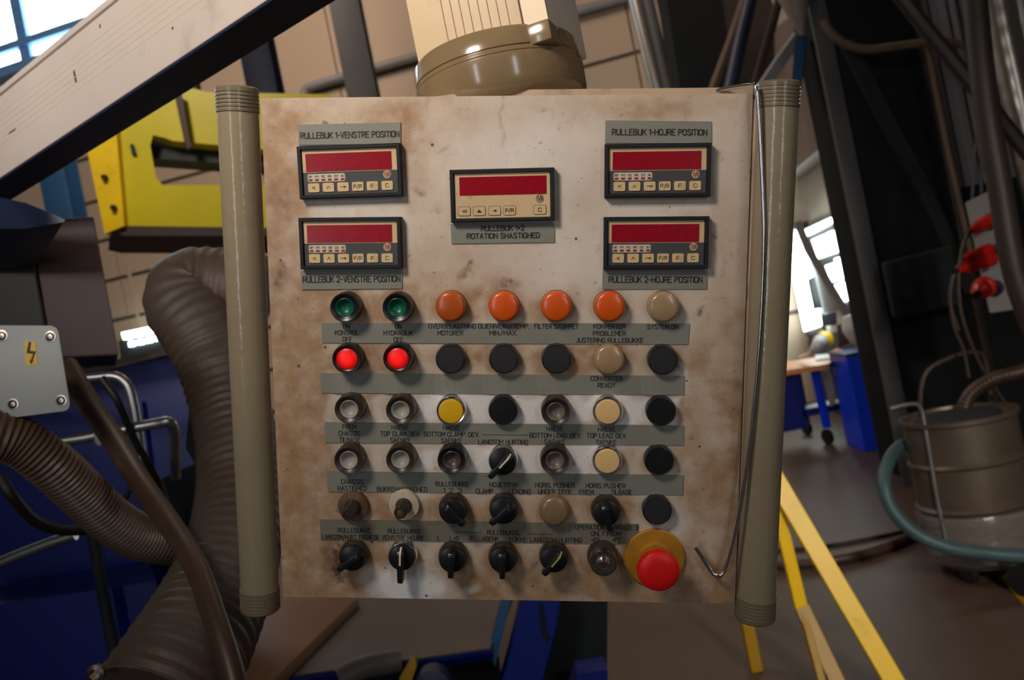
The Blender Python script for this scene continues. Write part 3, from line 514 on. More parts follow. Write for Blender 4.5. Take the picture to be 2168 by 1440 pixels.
# --- panel meters
def counter(cor, kind, lab):
    q = [uv(x, y, .009) for x, y in cor]; ctr = sum(q, Vector((0,0)))/4; e = (q[1]-q[0]) + (q[2]-q[3]); ang = math.atan2(e.y, e.x); W, H = .096, .048
    mb = MB()
    out = [(-W/2, -H/2), (W/2, -H/2), (W/2, H/2), (-W/2, H/2)]; inn = [(x*(1-.0062/W), y*(1-.0062/H)) for x, y in out]
    i2 = [(x*(1-.0075/W), y*(1-.0075/H)) for x, y in out]; o2 = [(x*(1-.0016/W), y*(1-.0016/H)) for x, y in out]
    rings = [[(x, y, .0) for x, y in out], [(x, y, .0082) for x, y in out], [(x, y, .0092) for x, y in o2], [(x, y, .0092) for x, y in inn], [(x, y, .0062) for x, y in i2]]
    vs = [p for r in rings for p in r]; fs = [(3,2,1,0), (16,17,18,19)] + [(4*i+k, 4*i+(k+1)%4, 4*i+4+(k+1)%4, 4*i+4+k) for i in range(4) for k in range(4)]
    mb.add(vs, fs)
    o = pp('counter_display', mb, 'bezel_grey', panel, (ctr.x, ctr.y, 0), ang, smooth=False, label=lab)
    fx = lambda u: (u-.5)*W; fy = lambda v: (.5-v)*H
    z = .0063
    ysp = .50 if kind else .965
    pp('fascia', MB().box(fx(.042), fx(.958), fy(ysp), fy(.065), z-.001, z+.0003), 'fascia_cream', o, smooth=False, label='cream fascia')
    if kind: pp('lower_fascia', MB().box(fx(.042), fx(.958), fy(.94), fy(.505), z-.001, z+.0003), 'fascia_grey', o, smooth=False, label='dark grey lower fascia')
    pp('screen', MB().box(fx(.075 if kind else .09), fx(.908 if kind else .925), fy(.485 if kind else .49), fy(.145), z, z+.0007), 'screen_red', o, smooth=False, label='dark red unlit display window')
    ky = .79
    if kind:
        pp('indicator_strip', MB().rrect(fx(.085), fx(.45), fy(.68), fy(.53), .0015, z, z+.0006), 'strip_cream', o, smooth=False)
        tb = MB(); lb = MB()
        for k, s in enumerate(('KP', 'P1', 'P2', 'KR', 'D1', ('S2',))):
            x = .112 + k*.0625; lb.box(fx(x-.018), fx(x+.018), fy(.66), fy(.625), z+.0005, z+.0009)
            text(tb, s, (fx(x-.016), fy(.605)), (fx(x+.016), fy(.605)), .0023, .00035, z+.0008)
        pp('indicator_marks', lb, 'led_red', o, smooth=False); pp('indicator_text', tb, 'ink', o, smooth=False)
        kx = [.14, .283, .426, .569, .712, .855]; sy = ['<', '^', '>', 'P/R', 'F', 'C']
    else:
        kx = [.13, .275, .422, .567, .858]; sy = [('tri',), ('tri2',), ('arr',), 'P/R', 'C']
    for x, s in zip(kx, sy):
        hw = .0053 if kind else .0058; hh = .0041 if kind else .0044
        if kind: pp('key', MB().rrect(fx(x)-hw, fx(x)+hw, fy(ky)-hh, fy(ky)+hh, .0013, z, z+.0012), 'key_cream', o, smooth=False)
        else:
            pp('key', MB().rrect(fx(x)-hw, fx(x)+hw, fy(ky)-hh, fy(ky)+hh, .0016, z, z+.0007), 'ink', o, smooth=False)
            pp('key_face', MB().rrect(fx(x)-hw+.0004, fx(x)+hw-.0004, fy(ky)-hh+.0004, fy(ky)+hh-.0004, .0013, z, z+.0010), 'fascia_cream', o, smooth=False)
        tb = MB(); w = {1: .0017, 3: .0040}[len(s)] if isinstance(s, str) else .0021
        if s == '>': w = .0028
        text(tb, s, (fx(x)-w, fy(ky)-.0019), (fx(x)+w, fy(ky)-.0019), .0038, .0005, z+.0014)
        pp('key_symbol', tb, 'ink', o, smooth=False)
    lx, ly = (.858, .58) if kind else (.858, .575)
    pp('logo_disc', MB().lathe([(.0036, z), (.0036, z+.0006)], 28, (fx(lx), fy(ly), 0)), 'logo_cream' if kind else 'fascia_cream', o, smooth=False)
    tb = MB(); cx, cy = fx(lx), fy(ly); lm = 'logo_red' if kind else 'ink'
    stroke(tb, [(cx-.0021, cy-.0018), (cx-.0021, cy+.0018)], .0007, z+.0008); stroke(tb, [(cx-.0012, cy+.0026), (cx-.0001, cy-.0026), (cx+.0009, cy+.0026)], .0007, z+.0008)
    stroke(tb, [(cx+.0015, cy-.0016), (cx+.0015, cy+.0016), (cx+.0024, cy+.0014), (cx+.0024, cy-.0014), (cx+.0015, cy-.0016)], .0006, z+.0008)
    if not kind: stroke(tb, [(cx+.0034*math.cos(a*math.pi/12), cy+.0034*math.sin(a*math.pi/12)) for a in range(25)], .0003, z+.0008)
    pp('logo', tb, lm, o, smooth=False)
    return o
counter([(629,311),(847,304),(848,413),(636,421)], 1, 'upper left counter with red display')
counter([(633,462),(849,460),(847,568),(637,570)], 1, 'lower left counter with red display')
counter([(952,360),(1172,355),(1174,466),(956,471)], 0, 'middle counter with cream face and outlined keys')
counter([(1282,306),(1505,304),(1503,414),(1283,418)], 1, 'upper right counter with red display')
counter([(1280,460),(1502,459),(1498,568),(1279,570)], 1, 'lower right counter with red display')

# --- buttons, lamps and switches
def ctl(name, px, py, h, mb, material, lab=None, rz=0.0):
    a = uv(px, py, h); return pp(name, mb, material, panel, (a.x, a.y, 0), rz, label=lab)
def ring_button(px, py, capm, lab, flat=False):
    c = 8.9*mm if not flat else 10.4*mm
    o = ctl('push_button', px, py, .0165, MB().lathe([(14.4*mm,0),(14.4*mm,4*mm),(14.0*mm,7*mm),(13.7*mm,15.4*mm),(13.1*mm,16.5*mm),(12.4*mm,16.4*mm),(c+1.2*mm,14.6*mm),(c,14*mm),(c,9*mm)], 48), 'brown_plastic' if 'grey' in capm else 'black_plastic', lab)
    if flat: pp('lit_lens', MB().lathe([(c-.1*mm,9*mm),(c-.1*mm,13.4*mm),(c-1.4*mm,14.4*mm),(c*.5,14.9*mm),(.00001,15*mm)], 40), capm, o)
    else: pp('cap', MB().lathe([(c-.05*mm,8*mm),(c-.05*mm,14.2*mm),(c-.5*mm,14.5*mm),(c-1.2*mm,14*mm),(c*.66,11*mm),(c*.33,9.6*mm),(.00001,9.3*mm)], 40), capm, o)
def plug(px, py, lab, gloss=False):
    o = ctl('blanking_plug', px, py, .010, MB().lathe([(14.4*mm,0),(14.4*mm,4*mm),(14.2*mm,7.6*mm),(13.8*mm,9*mm),(12.9*mm,9.2*mm),(12.6*mm,8.7*mm)], 48), 'black_plastic', lab)
    pp('plug_face', MB().lathe([(12.6*mm,7*mm),(12.6*mm,8.7*mm),(7*mm,8.9*mm),(.00001,9*mm)], 40), 'black_plastic' if gloss else 'grey_plug', o)
def lamp(px, py, m, lab):
    o = ctl('indicator_lamp', px, py, .012, MB().lathe([(15.0*mm,0),(15.0*mm,2*mm),(14.4*mm,4*mm)], 48), 'lens_clear_dirty' if 'clear' in m else 'dial_brown', lab)
    pp('lens', MB().lathe([(14.5*mm,1*mm),(14.4*mm,8*mm),(13.9*mm,10.2*mm),(12.6*mm,11.6*mm),(11.6*mm,12*mm),(8*mm,12.6*mm),(4*mm,13*mm),(.00001,13.1*mm)], 48), m, o)
def chrome_button(px, py, m, lab):
    o = ctl('push_button', px, py, .012, MB().lathe([(14.8*mm,0),(14.8*mm,3*mm),(14.6*mm,6*mm),(14.2*mm,8.6*mm),(13.4*mm,9.6*mm),(12.4*mm,9.4*mm),(11.9*mm,8*mm)], 48), 'chrome', lab)
    pp('cap', MB().lathe([(11.8*mm,5*mm),(11.8*mm,10.2*mm),(11.3*mm,11*mm),(9.8*mm,11.3*mm),(.00001,11*mm)], 48), m, o)
def selector(px, py, ang, lab, line=None, new=False, tail=17.0):
    o = ctl('selector_switch', px, py, .014, MB().lathe([(14.7*mm,0),(14.7*mm,5*mm),(14.2*mm,8*mm),(13.6*mm,9.5*mm)], 48), 'chrome' if new else 'brown_plastic', lab, 0)
    k = pp('knob', MB().lathe([(13.0*mm,8*mm),(13.0*mm,13*mm),(12.5*mm,14.2*mm),(11.6*mm,14.6*mm),(.00001,14.8*mm)], 48), 'black_plastic', o)
    a = math.radians(ang)                                         # direction of the pointed tail, in panel axes
    hb = 23.5*mm; w = 3.5*mm; T = tail*mm
    pro = [(-12.4*mm, 14.4*mm), (-9.8*mm, hb-1.8*mm), (-7*mm, hb), (T-3*mm, hb-1*mm), (T, hb-4*mm), (T, 11*mm), (-12.4*mm, 11*mm)]
    vs = []
    for x, z in pro: ww = w*(1.0 if x < 0 else 1.0-.28*x/T); vs.append((x, -ww, z))
    for x, z in pro: ww = w*(1.0 if x < 0 else 1.0-.28*x/T); vs.append((x, ww, z))
    n = len(pro); mb = MB().add(vs, [tuple(range(n)), tuple(reversed(range(n, 2*n)))] + [(i, n+i, n+(i+1)%n, (i+1)%n) for i in range(n)]).rot(a)
    pp('handle_bar', mb, 'black_plastic', o, bevel=.9*mm)
    if line:
        lb = MB().add([(-12.0*mm, -.9*mm, hb-8.1*mm), (-12.0*mm, .9*mm, hb-8.1*mm), (-9.9*mm, .9*mm, hb-1.7*mm), (-9.9*mm, -.9*mm, hb-1.7*mm), (-7*mm, .9*mm, hb+.15*mm), (-7*mm, -.9*mm, hb+.15*mm), (4*mm, .9*mm, hb-.25*mm), (4*mm, -.9*mm, hb-.25*mm)],
                      [(0,1,2,3), (3,2,4,5), (5,4,6,7)]).rot(a)
        lb.v = [v + Vector((0, 0, .12*mm)) for v in lb.v]; pp('pointer_line', lb, line, o, smooth=False)
ring_button(729, 652, 'cap_green', 'green push button over the control label'); ring_button(840, 652, 'cap_green', 'green push button over the hydraulics label')
for i, (x, m_) in enumerate(((953, 'lens_orange_dim'), (1066, 'lens_orange'), (1178, 'lens_orange'), (1291, 'lens_orange'))): lamp(x, 650, m_, 'orange indicator lamp, %s of four' % ('first', 'second', 'third', 'fourth')[i])
lamp(1406, 651, 'lens_clear', 'clear yellowed lamp at the end of the first row')
ring_button(733, 761, 'lamp_red', 'glowing red button under the control label', True); ring_button(841, 760, 'lamp_red', 'glowing red button under the hydraulics label', True)
for x in (953, 1066, 1178): plug(x, 761, 'dark grey blanking plug in the second row')
lamp(1290, 763, 'lens_clear', 'clear yellowed lamp in the second row'); plug(1404, 763, 'dark grey blanking plug ending the second row')
ring_button(738, 868, 'cap_grey', 'grey push button, first of the third row'); ring_button(847, 870, 'cap_grey', 'grey push button, second of the third row')
chrome_button(954, 872, 'cap_yellow', 'yellow push button in a chrome ring'); plug(1065, 870, 'glossy black plug in the third row', True)
ring_button(1177, 873, 'cap_grey_dark', 'dark grey push button in the third row'); chrome_button(1287, 873, 'cap_cream', 'cream push button in a chrome ring, third row'); plug(1400, 872, 'glossy black plug ending the third row', True)
ring_button(737, 976, 'cap_grey', 'grey push button, first of the fourth row'); ring_button(847, 975, 'cap_grey', 'grey push button, second of the fourth row')
ring_button(956, 976, 'cap_brown', 'brown push button in the fourth row'); selector(1064, 979, 228, 'black selector with cream line in the fourth row', 'line_white', True, 19)
ring_button(1175, 977, 'cap_grey_dark', 'dark grey push button in the fourth row'); chrome_button(1286, 978, 'cap_cream', 'cream push button in a chrome ring, fourth row'); plug(1396, 977, 'glossy black plug ending the fourth row', True)
def pot(px, py, dial, lab, tip):
    a = uv(px, py, .006); o = pp('rotary_dial', MB().lathe([(15.2*mm,0),(15.2*mm,4*mm),(14.6*mm,6*mm),(9*mm,6.6*mm),(.00001,6.6*mm)], 48), dial, panel, (a.x, a.y, 0), label=lab)
    pp('knob', MB().lathe([(8.2*mm,6*mm),(8.0*mm,8*mm),(6.6*mm,10*mm),(6.0*mm,27*mm),(5.4*mm,28*mm),(3.6*mm,28*mm),(3.4*mm,27*mm)], 32), 'brown_plastic', o)
    pp('knob_tip', MB().lathe([(3.3*mm,25*mm),(3.3*mm,27.2*mm),(.00001,27.4*mm)], 24), tip, o)
pot(747, 1074, 'dial_brown', 'brown rotary dial with protruding knob', 'brown_plastic'); pot(855, 1071, 'dial_cream', 'cream rotary dial with protruding knob', 'brass')
selector(958, 1083, 312, 'black selector pointing down right in the fifth row'); selector(1066, 1083, 222, 'black selector pointing down left in the fifth row', None)
lamp(1173, 1085, 'lens_clear_dirty', 'brown stained clear lamp in the fifth row'); selector(1284, 1087, 283, 'black selector pointing down in the fifth row'); plug(1392, 1083, 'dark grey plug ending the fifth row')
selector(745, 1183, 218, 'dirty black selector, first of the bottom row'); selector(850, 1182, 268, 'glossy black selector with cream line and long lever', 'line_white', True, 24)
selector(957, 1186, 266, 'black selector, third of the bottom row'); selector(1064, 1187, 270, 'black selector, fourth of the bottom row'); selector(1173, 1186, 232, 'black selector with green line in the bottom row', 'line_green')
a = uv(1276, 1180, .008); o = pp('key_switch', MB().lathe([(15*mm,0),(15*mm,7*mm),(14.4*mm,10*mm),(13.8*mm,11*mm)], 48), 'brown_plastic', panel, (a.x, a.y, 0), label='brown key switch with steel barrel')
pp('barrel_ring', MB().lathe([(13.4*mm,10*mm),(13.2*mm,22*mm),(12.6*mm,23.2*mm),(11*mm,23.4*mm),(8*mm,22.6*mm)], 40), 'steel_dull', o)
pp('key_barrel', MB().lathe([(8*mm,20*mm),(7*mm,23*mm),(5.6*mm,28*mm),(5.0*mm,29*mm),(3.6*mm,29*mm),(3.2*mm,28.2*mm),(.00001,28.2*mm)], 32), 'chrome', o); pp('keyway', MB().box(-.6*mm, .6*mm, -2.6*mm, 2.6*mm, 28*mm, 28.6*mm), 'dark_gap', o, smooth=False)
a = uv(1386, 1183, .004); o = pp('emergency_stop', MB().lathe([(29.5*mm,0),(29.5*mm,2.5*mm),(28.5*mm,3.6*mm),(17*mm,4.0*mm),(17*mm,8*mm),(16*mm,10*mm),(13*mm,10*mm)], 64), 'estop_amber', panel, (a.x, a.y, 0), label='red mushroom emergency stop button on amber disc')
pp('stem', MB().lathe([(13*mm,8*mm),(12*mm,26*mm)], 40), 'estop_amber', o)
pp('mushroom_cap', MB().lathe([(12*mm,25*mm),(18.6*mm,26*mm),(19.8*mm,28*mm),(19.8*mm,33*mm),(19*mm,35.5*mm),(16.5*mm,37.2*mm),(10*mm,38.2*mm),(.00001,38.6*mm)], 56), 'estop_red', o)
# --- wire hook hanging over the top of the box (a loose thing)
hk = [(1500, 196, -.03), (1550, 186, -.012), (1590, 181, .004), (1601, 188, .010), (1607, 260, .011), (1613, 380, .011), (1617, 500, .012), (1613, 640, .012), (1602, 800, .012), (1586, 950, .012), (1566, 1080, .012), (1548, 1160, .012), (1538, 1195, .012),
      (1530, 1214, .012), (1522, 1220, .012), (1510, 1214, .011), (1496, 1195, .010), (1484, 1176, .010), (1472, 1158, .010)]
pts = []
for x, y, h in hk: a = uv(x, y, h); pts.append(PM @ Vector((a.x, a.y, h)))
solo('wire_hook', MB().tube(pts, .0021, seg=12, sub=6), 'chrome', 'long bent steel wire hook hanging over the right edge of the control panel', 'hook')
#==ARM==
# ------------------------------------------------------------------ carrying arm: beam, post and round swivel flange
fb = at(1074, 258, .872); arm = thing('carrying_arm', fb, 'cream painted carrying arm with round brown swivel flange above the control panel', 'machine arm')
fz = fb.z; fc = Vector((fb.x, fb.y, 0)); r0 = .0865
part('swivel_flange', MB().lathe([(.07, fz+.002), (r0-.016, fz+.003), (r0-.006, fz+.008), (r0, fz+.018), (r0+.0005, fz+.040), (r0-.0012, fz+.0412), (r0-.0012, fz+.0428), (r0-.0005, fz+.0436), (r0-.0005, fz+.0456), (r0-.0022, fz+.0468), (r0-.0022, fz+.0482), (r0-.001, fz+.049),
      (r0-.002, fz+.064), (r0-.005, fz+.068), (.05, fz+.069)], 72, fc), 'flange_paint', arm, label='glossy brown round swivel flange')
part('swivel_pin', MB().cyl((fb.x, fb.y, fz-.02), (fb.x, fb.y, fz+.01), .05, 32), 'dark_gap', arm)
pa = math.radians(-21); ph = .0665; pc = Vector((fb.x+.014, fb.y+.006, 0))
def pq(u, v, z): return pc + Vector((u*math.cos(pa)-v*math.sin(pa), u*math.sin(pa)+v*math.cos(pa), z))
def pbox(u0, u1, v0, v1, z0, z1): return MB().add([pq(u, v, z) for z in (z0, z1) for u, v in ((u0, v0), (u1, v0), (u1, v1), (u0, v1))], [(3,2,1,0),(4,5,6,7),(0,1,5,4),(1,2,6,5),(2,3,7,6),(3,0,4,7)])
part('flange_lug', pbox(ph-.032, ph+.002, -ph-.006, -ph+.03, fz+.046, fz+.0655), 'flange_paint', arm, bevel=.002)
post = part('post', pbox(-ph, ph, -ph, ph, fz+.06, fz+.44), 'arm_paint', arm, bevel=.002)
part('front_cover', pbox(-ph-.003, ph-.024, -ph-.004, -ph-.0005, fz+.0655, fz+.40), 'arm_grooved', post, bevel=.0008, label='cream grooved cover of the post')
for k in range(8):
    u = -.034 + k*.0092; part('groove', pbox(u, u+.0008, -ph-.0045, -ph-.0035, fz+.066, fz+.40), 'wood_brown', post)
part('cover_strip', pbox(ph-.022, ph+.001, -ph-.003, -ph, fz+.0655, fz+.40), 'arm_grooved', post)
bd = Vector((-.79, .61, 0)).normalized(); bw_ = Vector((.61, .79, 0)).normalized(); S0 = at(500, 50, 1.218)
def bm_(t, a, z): return S0 + bd*t + bw_*a + Vector((0, 0, z))
def beam(t0, t1, a0, a1, z0, z1): return MB().add([bm_(t, a, z) for z in (z0, z1) for t, a in ((t0, a0), (t1, a0), (t1, a1), (t0, a1))], [(3,2,1,0),(4,5,6,7),(0,1,5,4),(1,2,6,5),(2,3,7,6),(3,0,4,7)])
bmo = part('beam', beam(-.46, 2.6, 0, .082, .004, .150), 'arm_paint', arm, bevel=.003)
part('shaded_underside', beam(-.45, 2.6, .001, .081, 0, .004), 'navy_steel', bmo, label='underside with its shade painted in dark blue grey')  # separate navy piece: the beam's unlit underside put into its colour
for t_, z_, l_, h_ in ((.46, .075, .006, .022), (.72, .07, .03, .004), (.02, .10, .006, .010), (-.04, .07, .006, .016), (.9, .06, .01, .004), (.15, .05, .004, .004), (.35, .13, .004, .006)):
    part('paint_chip', beam(t_, t_+l_, -.0004, .001, z_, z_+h_), 'brown_board', bmo, smooth=False)
q_ = bm_(2.5, .04, 0); part('mast', MB().box(q_.x-.11, q_.x+.11, q_.y-.11, q_.y+.11, 0, S0.z+.01), 'arm_paint', arm, bevel=.004)
part('beam_lid', beam(-.46, 2.6, -.003, .085, .1515, .163), 'arm_paint', bmo, bevel=.002)
for k in range(6): part('score_line', beam(-.1, 1.6, -.0006, .001, .062+k*.011, .0628+k*.011), 'line_white', bmo)
# ------------------------------------------------------------------ left: behind and beside the panel
# yellow lifting frame with C-shaped opening
yY = 5.2; yf = thing('lifting_frame', at(330, 490, yY), 'large yellow C-shaped steel lifting frame hanging behind the carrying arm', 'lifting frame')
part('side_plate', slab([(232, 270), (262, 478), (700, 487), (700, 392), (345, 392), (330, 375), (318, 308), (324, 286), (350, 292), (365, 298), (700, 330), (700, 200), (440, 195), (380, 180), (250, 180)], yY, .35), 'yellow_paint', yf, smooth=False)
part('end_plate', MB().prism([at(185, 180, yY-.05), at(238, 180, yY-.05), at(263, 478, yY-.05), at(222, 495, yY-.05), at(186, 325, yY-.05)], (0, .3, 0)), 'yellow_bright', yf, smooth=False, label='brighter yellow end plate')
part('rib_plate', slab([(372, 200), (385, 198), (404, 312), (396, 314)], yY-.06, .05), 'brown_board', yf, smooth=False)
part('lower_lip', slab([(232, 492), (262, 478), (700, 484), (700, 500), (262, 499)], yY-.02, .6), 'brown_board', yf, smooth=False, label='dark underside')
part('slot_bar', slab([(318, 308), (700, 345), (700, 362), (323, 335)], yY+.1, .2), 'black_rubber', yf, smooth=False)
part('slot', slab([(275, 306), (282, 304), (288, 327), (280, 327)], yY-.02, .03), 'black_rubber', yf, smooth=False)
part('bolt', MB().lathe([(.02, 0), (.016, .02), (.0001, .02)], 10, at(222, 376, yY-.06), (0, -1, 0)), 'black_rubber', yf); part('bolt', MB().lathe([(.02, 0), (.016, .02), (.0001, .02)], 10, at(241, 440, yY-.06), (0, -1, 0)), 'black_rubber', yf)
part('hanger', MB().cyl(at(420, 210, yY+.15), Vector((at(420, 210, yY+.15).x, yY+.15, 11.0)), .03, 10), 'black_rubber', yf)
# columns
def column(px0, px1, Y, depth, m, label, name='steel_column', ztop=10.5, flange=True):
    a = onz(px0[0], px0[1], 0) if False else at(px0[0], px0[1], Y); b = at(px1[0], px1[1], Y); x0, x1 = a.x, b.x
    o = thing(name, ((x0+x1)/2, Y, 0), label, 'column')
    part('front_flange', MB().box(x0, x1, Y, Y+.03, 0, ztop), m, o, bevel=.004); part('web', MB().box((x0+x1)/2-.012, (x0+x1)/2+.012, Y+.03, Y+depth, 0, ztop), m, o); part('rear_flange', MB().box(x0, x1, Y+depth, Y+depth+.03, 0, ztop), m, o)
    return o
column((718, 120), (781, 115), 9.0, .35, 'grey_steel', 'dark grey steel column left of the round flange')
column((520, 180), (583, 175), 7.5, .3, 'navy_steel', 'dark navy steel column just left of the panel top edge')
column((88, 410), (140, 400), 8.0, .3, 'blue_steel', 'blue steel column left of the yellow lifting frame', ztop=4.6)
# wall pipes
pz = [(640, 240), (641, 215), (646, 190), (660, 182), (700, 170), (900, 113), (1100, 58), (1345, -12)]
solo('wall_pipe', MB().tube([onv(x, y, BP + BN*.16, BE) for x, y in pz], .06, seg=12), 'grey_light', 'grey water pipe with elbow running along the cream back wall', 'pipe')
# brown cabinet with black opening
bY = 2.05; bc = thing('brown_cabinet', at(130, 756, bY), 'brown machine cabinet with black front opening, under the dark hood', 'cabinet')
part('side_panel', slab([(62, 468), (198, 458), (252, 752), (110, 758)], bY, .5), 'brown_board', bc, smooth=False, bevel=.004)
part('front_panel', slab([(-160, 480), (60, 470), (108, 758), (-110, 800)], bY-.005, .5), 'brown_board', bc, smooth=False, bevel=.004)
part('opening', slab([(-160, 560), (68, 548), (92, 690), (-130, 720)], bY-.012, .01), 'dark_gap', bc, smooth=False, label='black opening')
hd = MB()
hp_ = [(-60, 415), (0, 418), (55, 430), (105, 450), (137, 466)]
top = [at(x, y, 1.7) for x, y in hp_]; bot = [at(x-2, y+dy_, 1.64) for (x, y), dy_ in zip(hp_, (64, 66, 54, 26, 4))]
n = len(hp_); vs = top + bot + [p + Vector((-.25, .35, .02)) for p in top] + [p + Vector((-.25, .35, 0)) for p in bot]
fs = []
for i in range(n-1): fs += [(i, i+1, n+i+1, n+i), (2*n+i, 3*n+i, 3*n+i+1, 2*n+i+1), (i, 2*n+i, 2*n+i+1, i+1), (n+i, n+i+1, 3*n+i+1, 3*n+i)]
fs += [(0, n, 3*n, 2*n), (n-1, 3*n-1, 4*n-1, 2*n-1)]
solo('hood', hd.add(vs, fs), 'navy_steel', 'dark blue curved hood lying on top of the brown cabinet', 'hood')
# junction box
jY = 1.25; jb = thing('junction_box', at(70, 880, jY), 'light grey junction box with yellow lightning warning sticker', 'junction box')
jo = [(-60, 702), (-52, 690), (-40, 688), (108, 689), (119, 693), (124, 702), (148, 855), (146, 866), (138, 871), (20, 886), (8, 886), (-25, 888)]
part('box_body', slab([(x*.98+2, y*.98+16) for x, y in jo], jY+.02, .07), 'jbox_grey', jb, smooth=False); part('lid', slab(jo, jY, .018), 'jbox_grey', jb, smooth=True, bevel=.002)
q_ = at(60, 790, jY+.09); part('bracket', MB().cyl(q_ + Vector((-.02, -.01, 0)), q_ + Vector((-.80, 1.15, 0)), .018, 12), 'charcoal_box', jb)
for x, y in ((5, 711), (107, 713), (28, 856), (130, 848)):
    s = part('screw', MB().lathe([(.0085, 0), (.0085, .001), (.0062, .0012), (.0060, -.001), (.004, -.001), (.0038, .0015), (.0001, .0018)], 20, at(x, y, jY), (0, -1, 0)), 'steel_dull', jb)
st = part('warning_sticker', slab([(50, 724), (75, 722), (80, 772), (56, 775)], jY-.0008, .0008), 'cap_yellow', jb, smooth=False, label='yellow sticker with black lightning arrow')
part('lightning_bolt', MB().prism([at(x, y, jY-.0012) for x, y in [(61, 724), (66, 724), (63, 743), (76, 744), (69, 763), (71, 763), (66, 771), (62, 764), (65, 763), (70, 749), (56, 748)]], (0, .0003, 0)), 'ink', st, smooth=False)
# blue machine behind
cY = 2.45; bm2 = thing('blue_machine', at(200, 1440, cY), 'dark blue machine housing behind the hoses at lower left', 'machine')
part('front_panel', slab([(-60, 900), (240, 778), (422, 730), (490, 714), (480, 1500), (-60, 1520)], cY, .8), 'blue_paint', bm2, smooth=False)
part('plinth', MB().box(at(-60, 1500, cY).x-.2, at(440, 1500, cY).x, cY+.02, cY+.75, 0, .62), 'blue_paint', bm2)
part('top_edge', slab([(150, 790), (240, 765), (420, 718), (560, 690), (560, 703), (424, 733), (240, 780), (150, 800)], cY-.03, .8), 'pink_steel', bm2, smooth=False, label='grey brown top edge')
part('door_frame', slab([(185, 880), (300, 850), (345, 1190), (230, 1220)], cY-.02, .02), 'blue_paint', bm2, smooth=False)
part('foot_panel', slab([(-60, 1290), (330, 1230), (360, 1500), (-60, 1520)], cY-.35, .3), 'blue_paint', bm2, smooth=False)
part('dark_vent', slab([(405, 845), (440, 842), (450, 970), (425, 1000), (395, 950)], cY-.03, .03), 'charcoal', bm2, smooth=False, label='black vent opening')
part('side_vent', slab([(330, 1020), (420, 980), (470, 1180), (360, 1260)], cY-.02, .02), 'charcoal', bm2, smooth=False)
solo('tube_rail', pipe([(150, 803, 2.0), (200, 799, 2.0), (240, 796, 2.0), (262, 806, 2.0), (277, 832, 2.0), (290, 900, 2.0), (302, 985, 2.0)], .0115), 'pipe_metal', 'bent galvanised tube rail right of the junction box', 'rail')
r2 = thing('tube_rail', at(360, 1000, 1.95), 'horizontal grey tube handle with clamp in front of the blue machine', 'rail')
part('tube', pipe([(110, 937, 1.95), (180, 927, 1.95), (250, 912, 1.95), (330, 897, 1.95), (356, 893, 1.95), (366, 905, 1.97), (370, 930, 2.0), (372, 1010, 2.1)], .0125), 'pipe_metal', r2)
part('clamp', slab([(198, 918), (215, 914), (220, 940), (208, 946), (200, 936)], 1.92, .05), 'grey_light', r2, bevel=.003)
solo('tube_rail', pipe([(-20, 1200, 1.9), (40, 1175, 1.9), (100, 1152, 1.9), (160, 1132, 1.9)], .0125), 'pipe_metal', 'short straight tube rail under the ribbed hose', 'rail')
part('leg', pipe([(195, 1120, 2.05), (215, 1240, 2.05), (248, 1420, 2.05)], .014), 'charcoal_box', bm2)
solo('cable', pipe([(0, 1010, 1.6), (25, 1050, 1.6), (70, 1100, 1.65), (125, 1122, 1.7), (180, 1122, 1.75)], .011), 'black_rubber', 'dark cable looping below the ribbed hose at the left edge', 'cable')
solo('cable', pipe([(215, 800, 1.9), (250, 850, 1.9), (285, 930, 1.95), (330, 1010, 2.0), (350, 1060, 2.1)], .009), 'black_rubber', 'thin black cable beside the bent tube rail', 'cable')
solo('cable', pipe([(275, 985, 2.0), (276, 1030, 2.0), (262, 1065, 2.0)], .006), 'black_rubber', 'thin dark cable end below the bent tube rail', 'cable')
# hoses
solo('ribbed_hose', pipe([(-80, 905, 1.25), (-20, 918, 1.25), (40, 935, 1.27), (110, 985, 1.3), (180, 1050, 1.35), (240, 1105, 1.4), (300, 1138, 1.45), (370, 1150, 1.5)], [.036]*6+[.037, .037], rib=.05, pitch=.0075, seg=24), 'hose_ribbed', 'thick ribbed brown hose coming in below the junction box', 'hose')
solo('smooth_hose', pipe([(140, 775, 1.55), (185, 850, 1.5), (240, 930, 1.42), (300, 1025, 1.3), (360, 1110, 1.22), (415, 1200, 1.14), (455, 1310, 1.07), (485, 1400, 1.03), (510, 1500, 1.0)], [.020, .020, .019, .0175, .0165, .0155, .0148, .0145, .0145], seg=20), 'hose_brown', 'smooth dark brown hose crossing diagonally in front of the blue machine', 'hose')
solo('exhaust_duct', pipe([(560, 620, 1.75), (500, 610, 1.75), (440, 606, 1.75), (402, 614, 1.74), (398, 650, 1.72), (430, 700, 1.7), (465, 780, 1.68), (492, 880, 1.64), (508, 1000, 1.56), (505, 1100, 1.48), (482, 1200, 1.40), (440, 1300, 1.32), (388, 1400, 1.24), (330, 1500, 1.18)],
     [.076, .078, .080, .082, .082, .080, .076, .074, .075, .077, .080, .085, .090, .094], rib=.022, pitch=.022, seg=32), 'duct_grey', 'large grey-brown flexible exhaust duct bending down behind the left handle tube', 'duct')
solo('duct_clamp', MB().lathe([(.012, 0), (.012, .006), (.007, .008), (.007, .001)], 16, at(206, 1424, 1.12), (0, -1, 0)), 'steel_dull', 'small steel ring at the bottom end of the exhaust duct', 'ring')
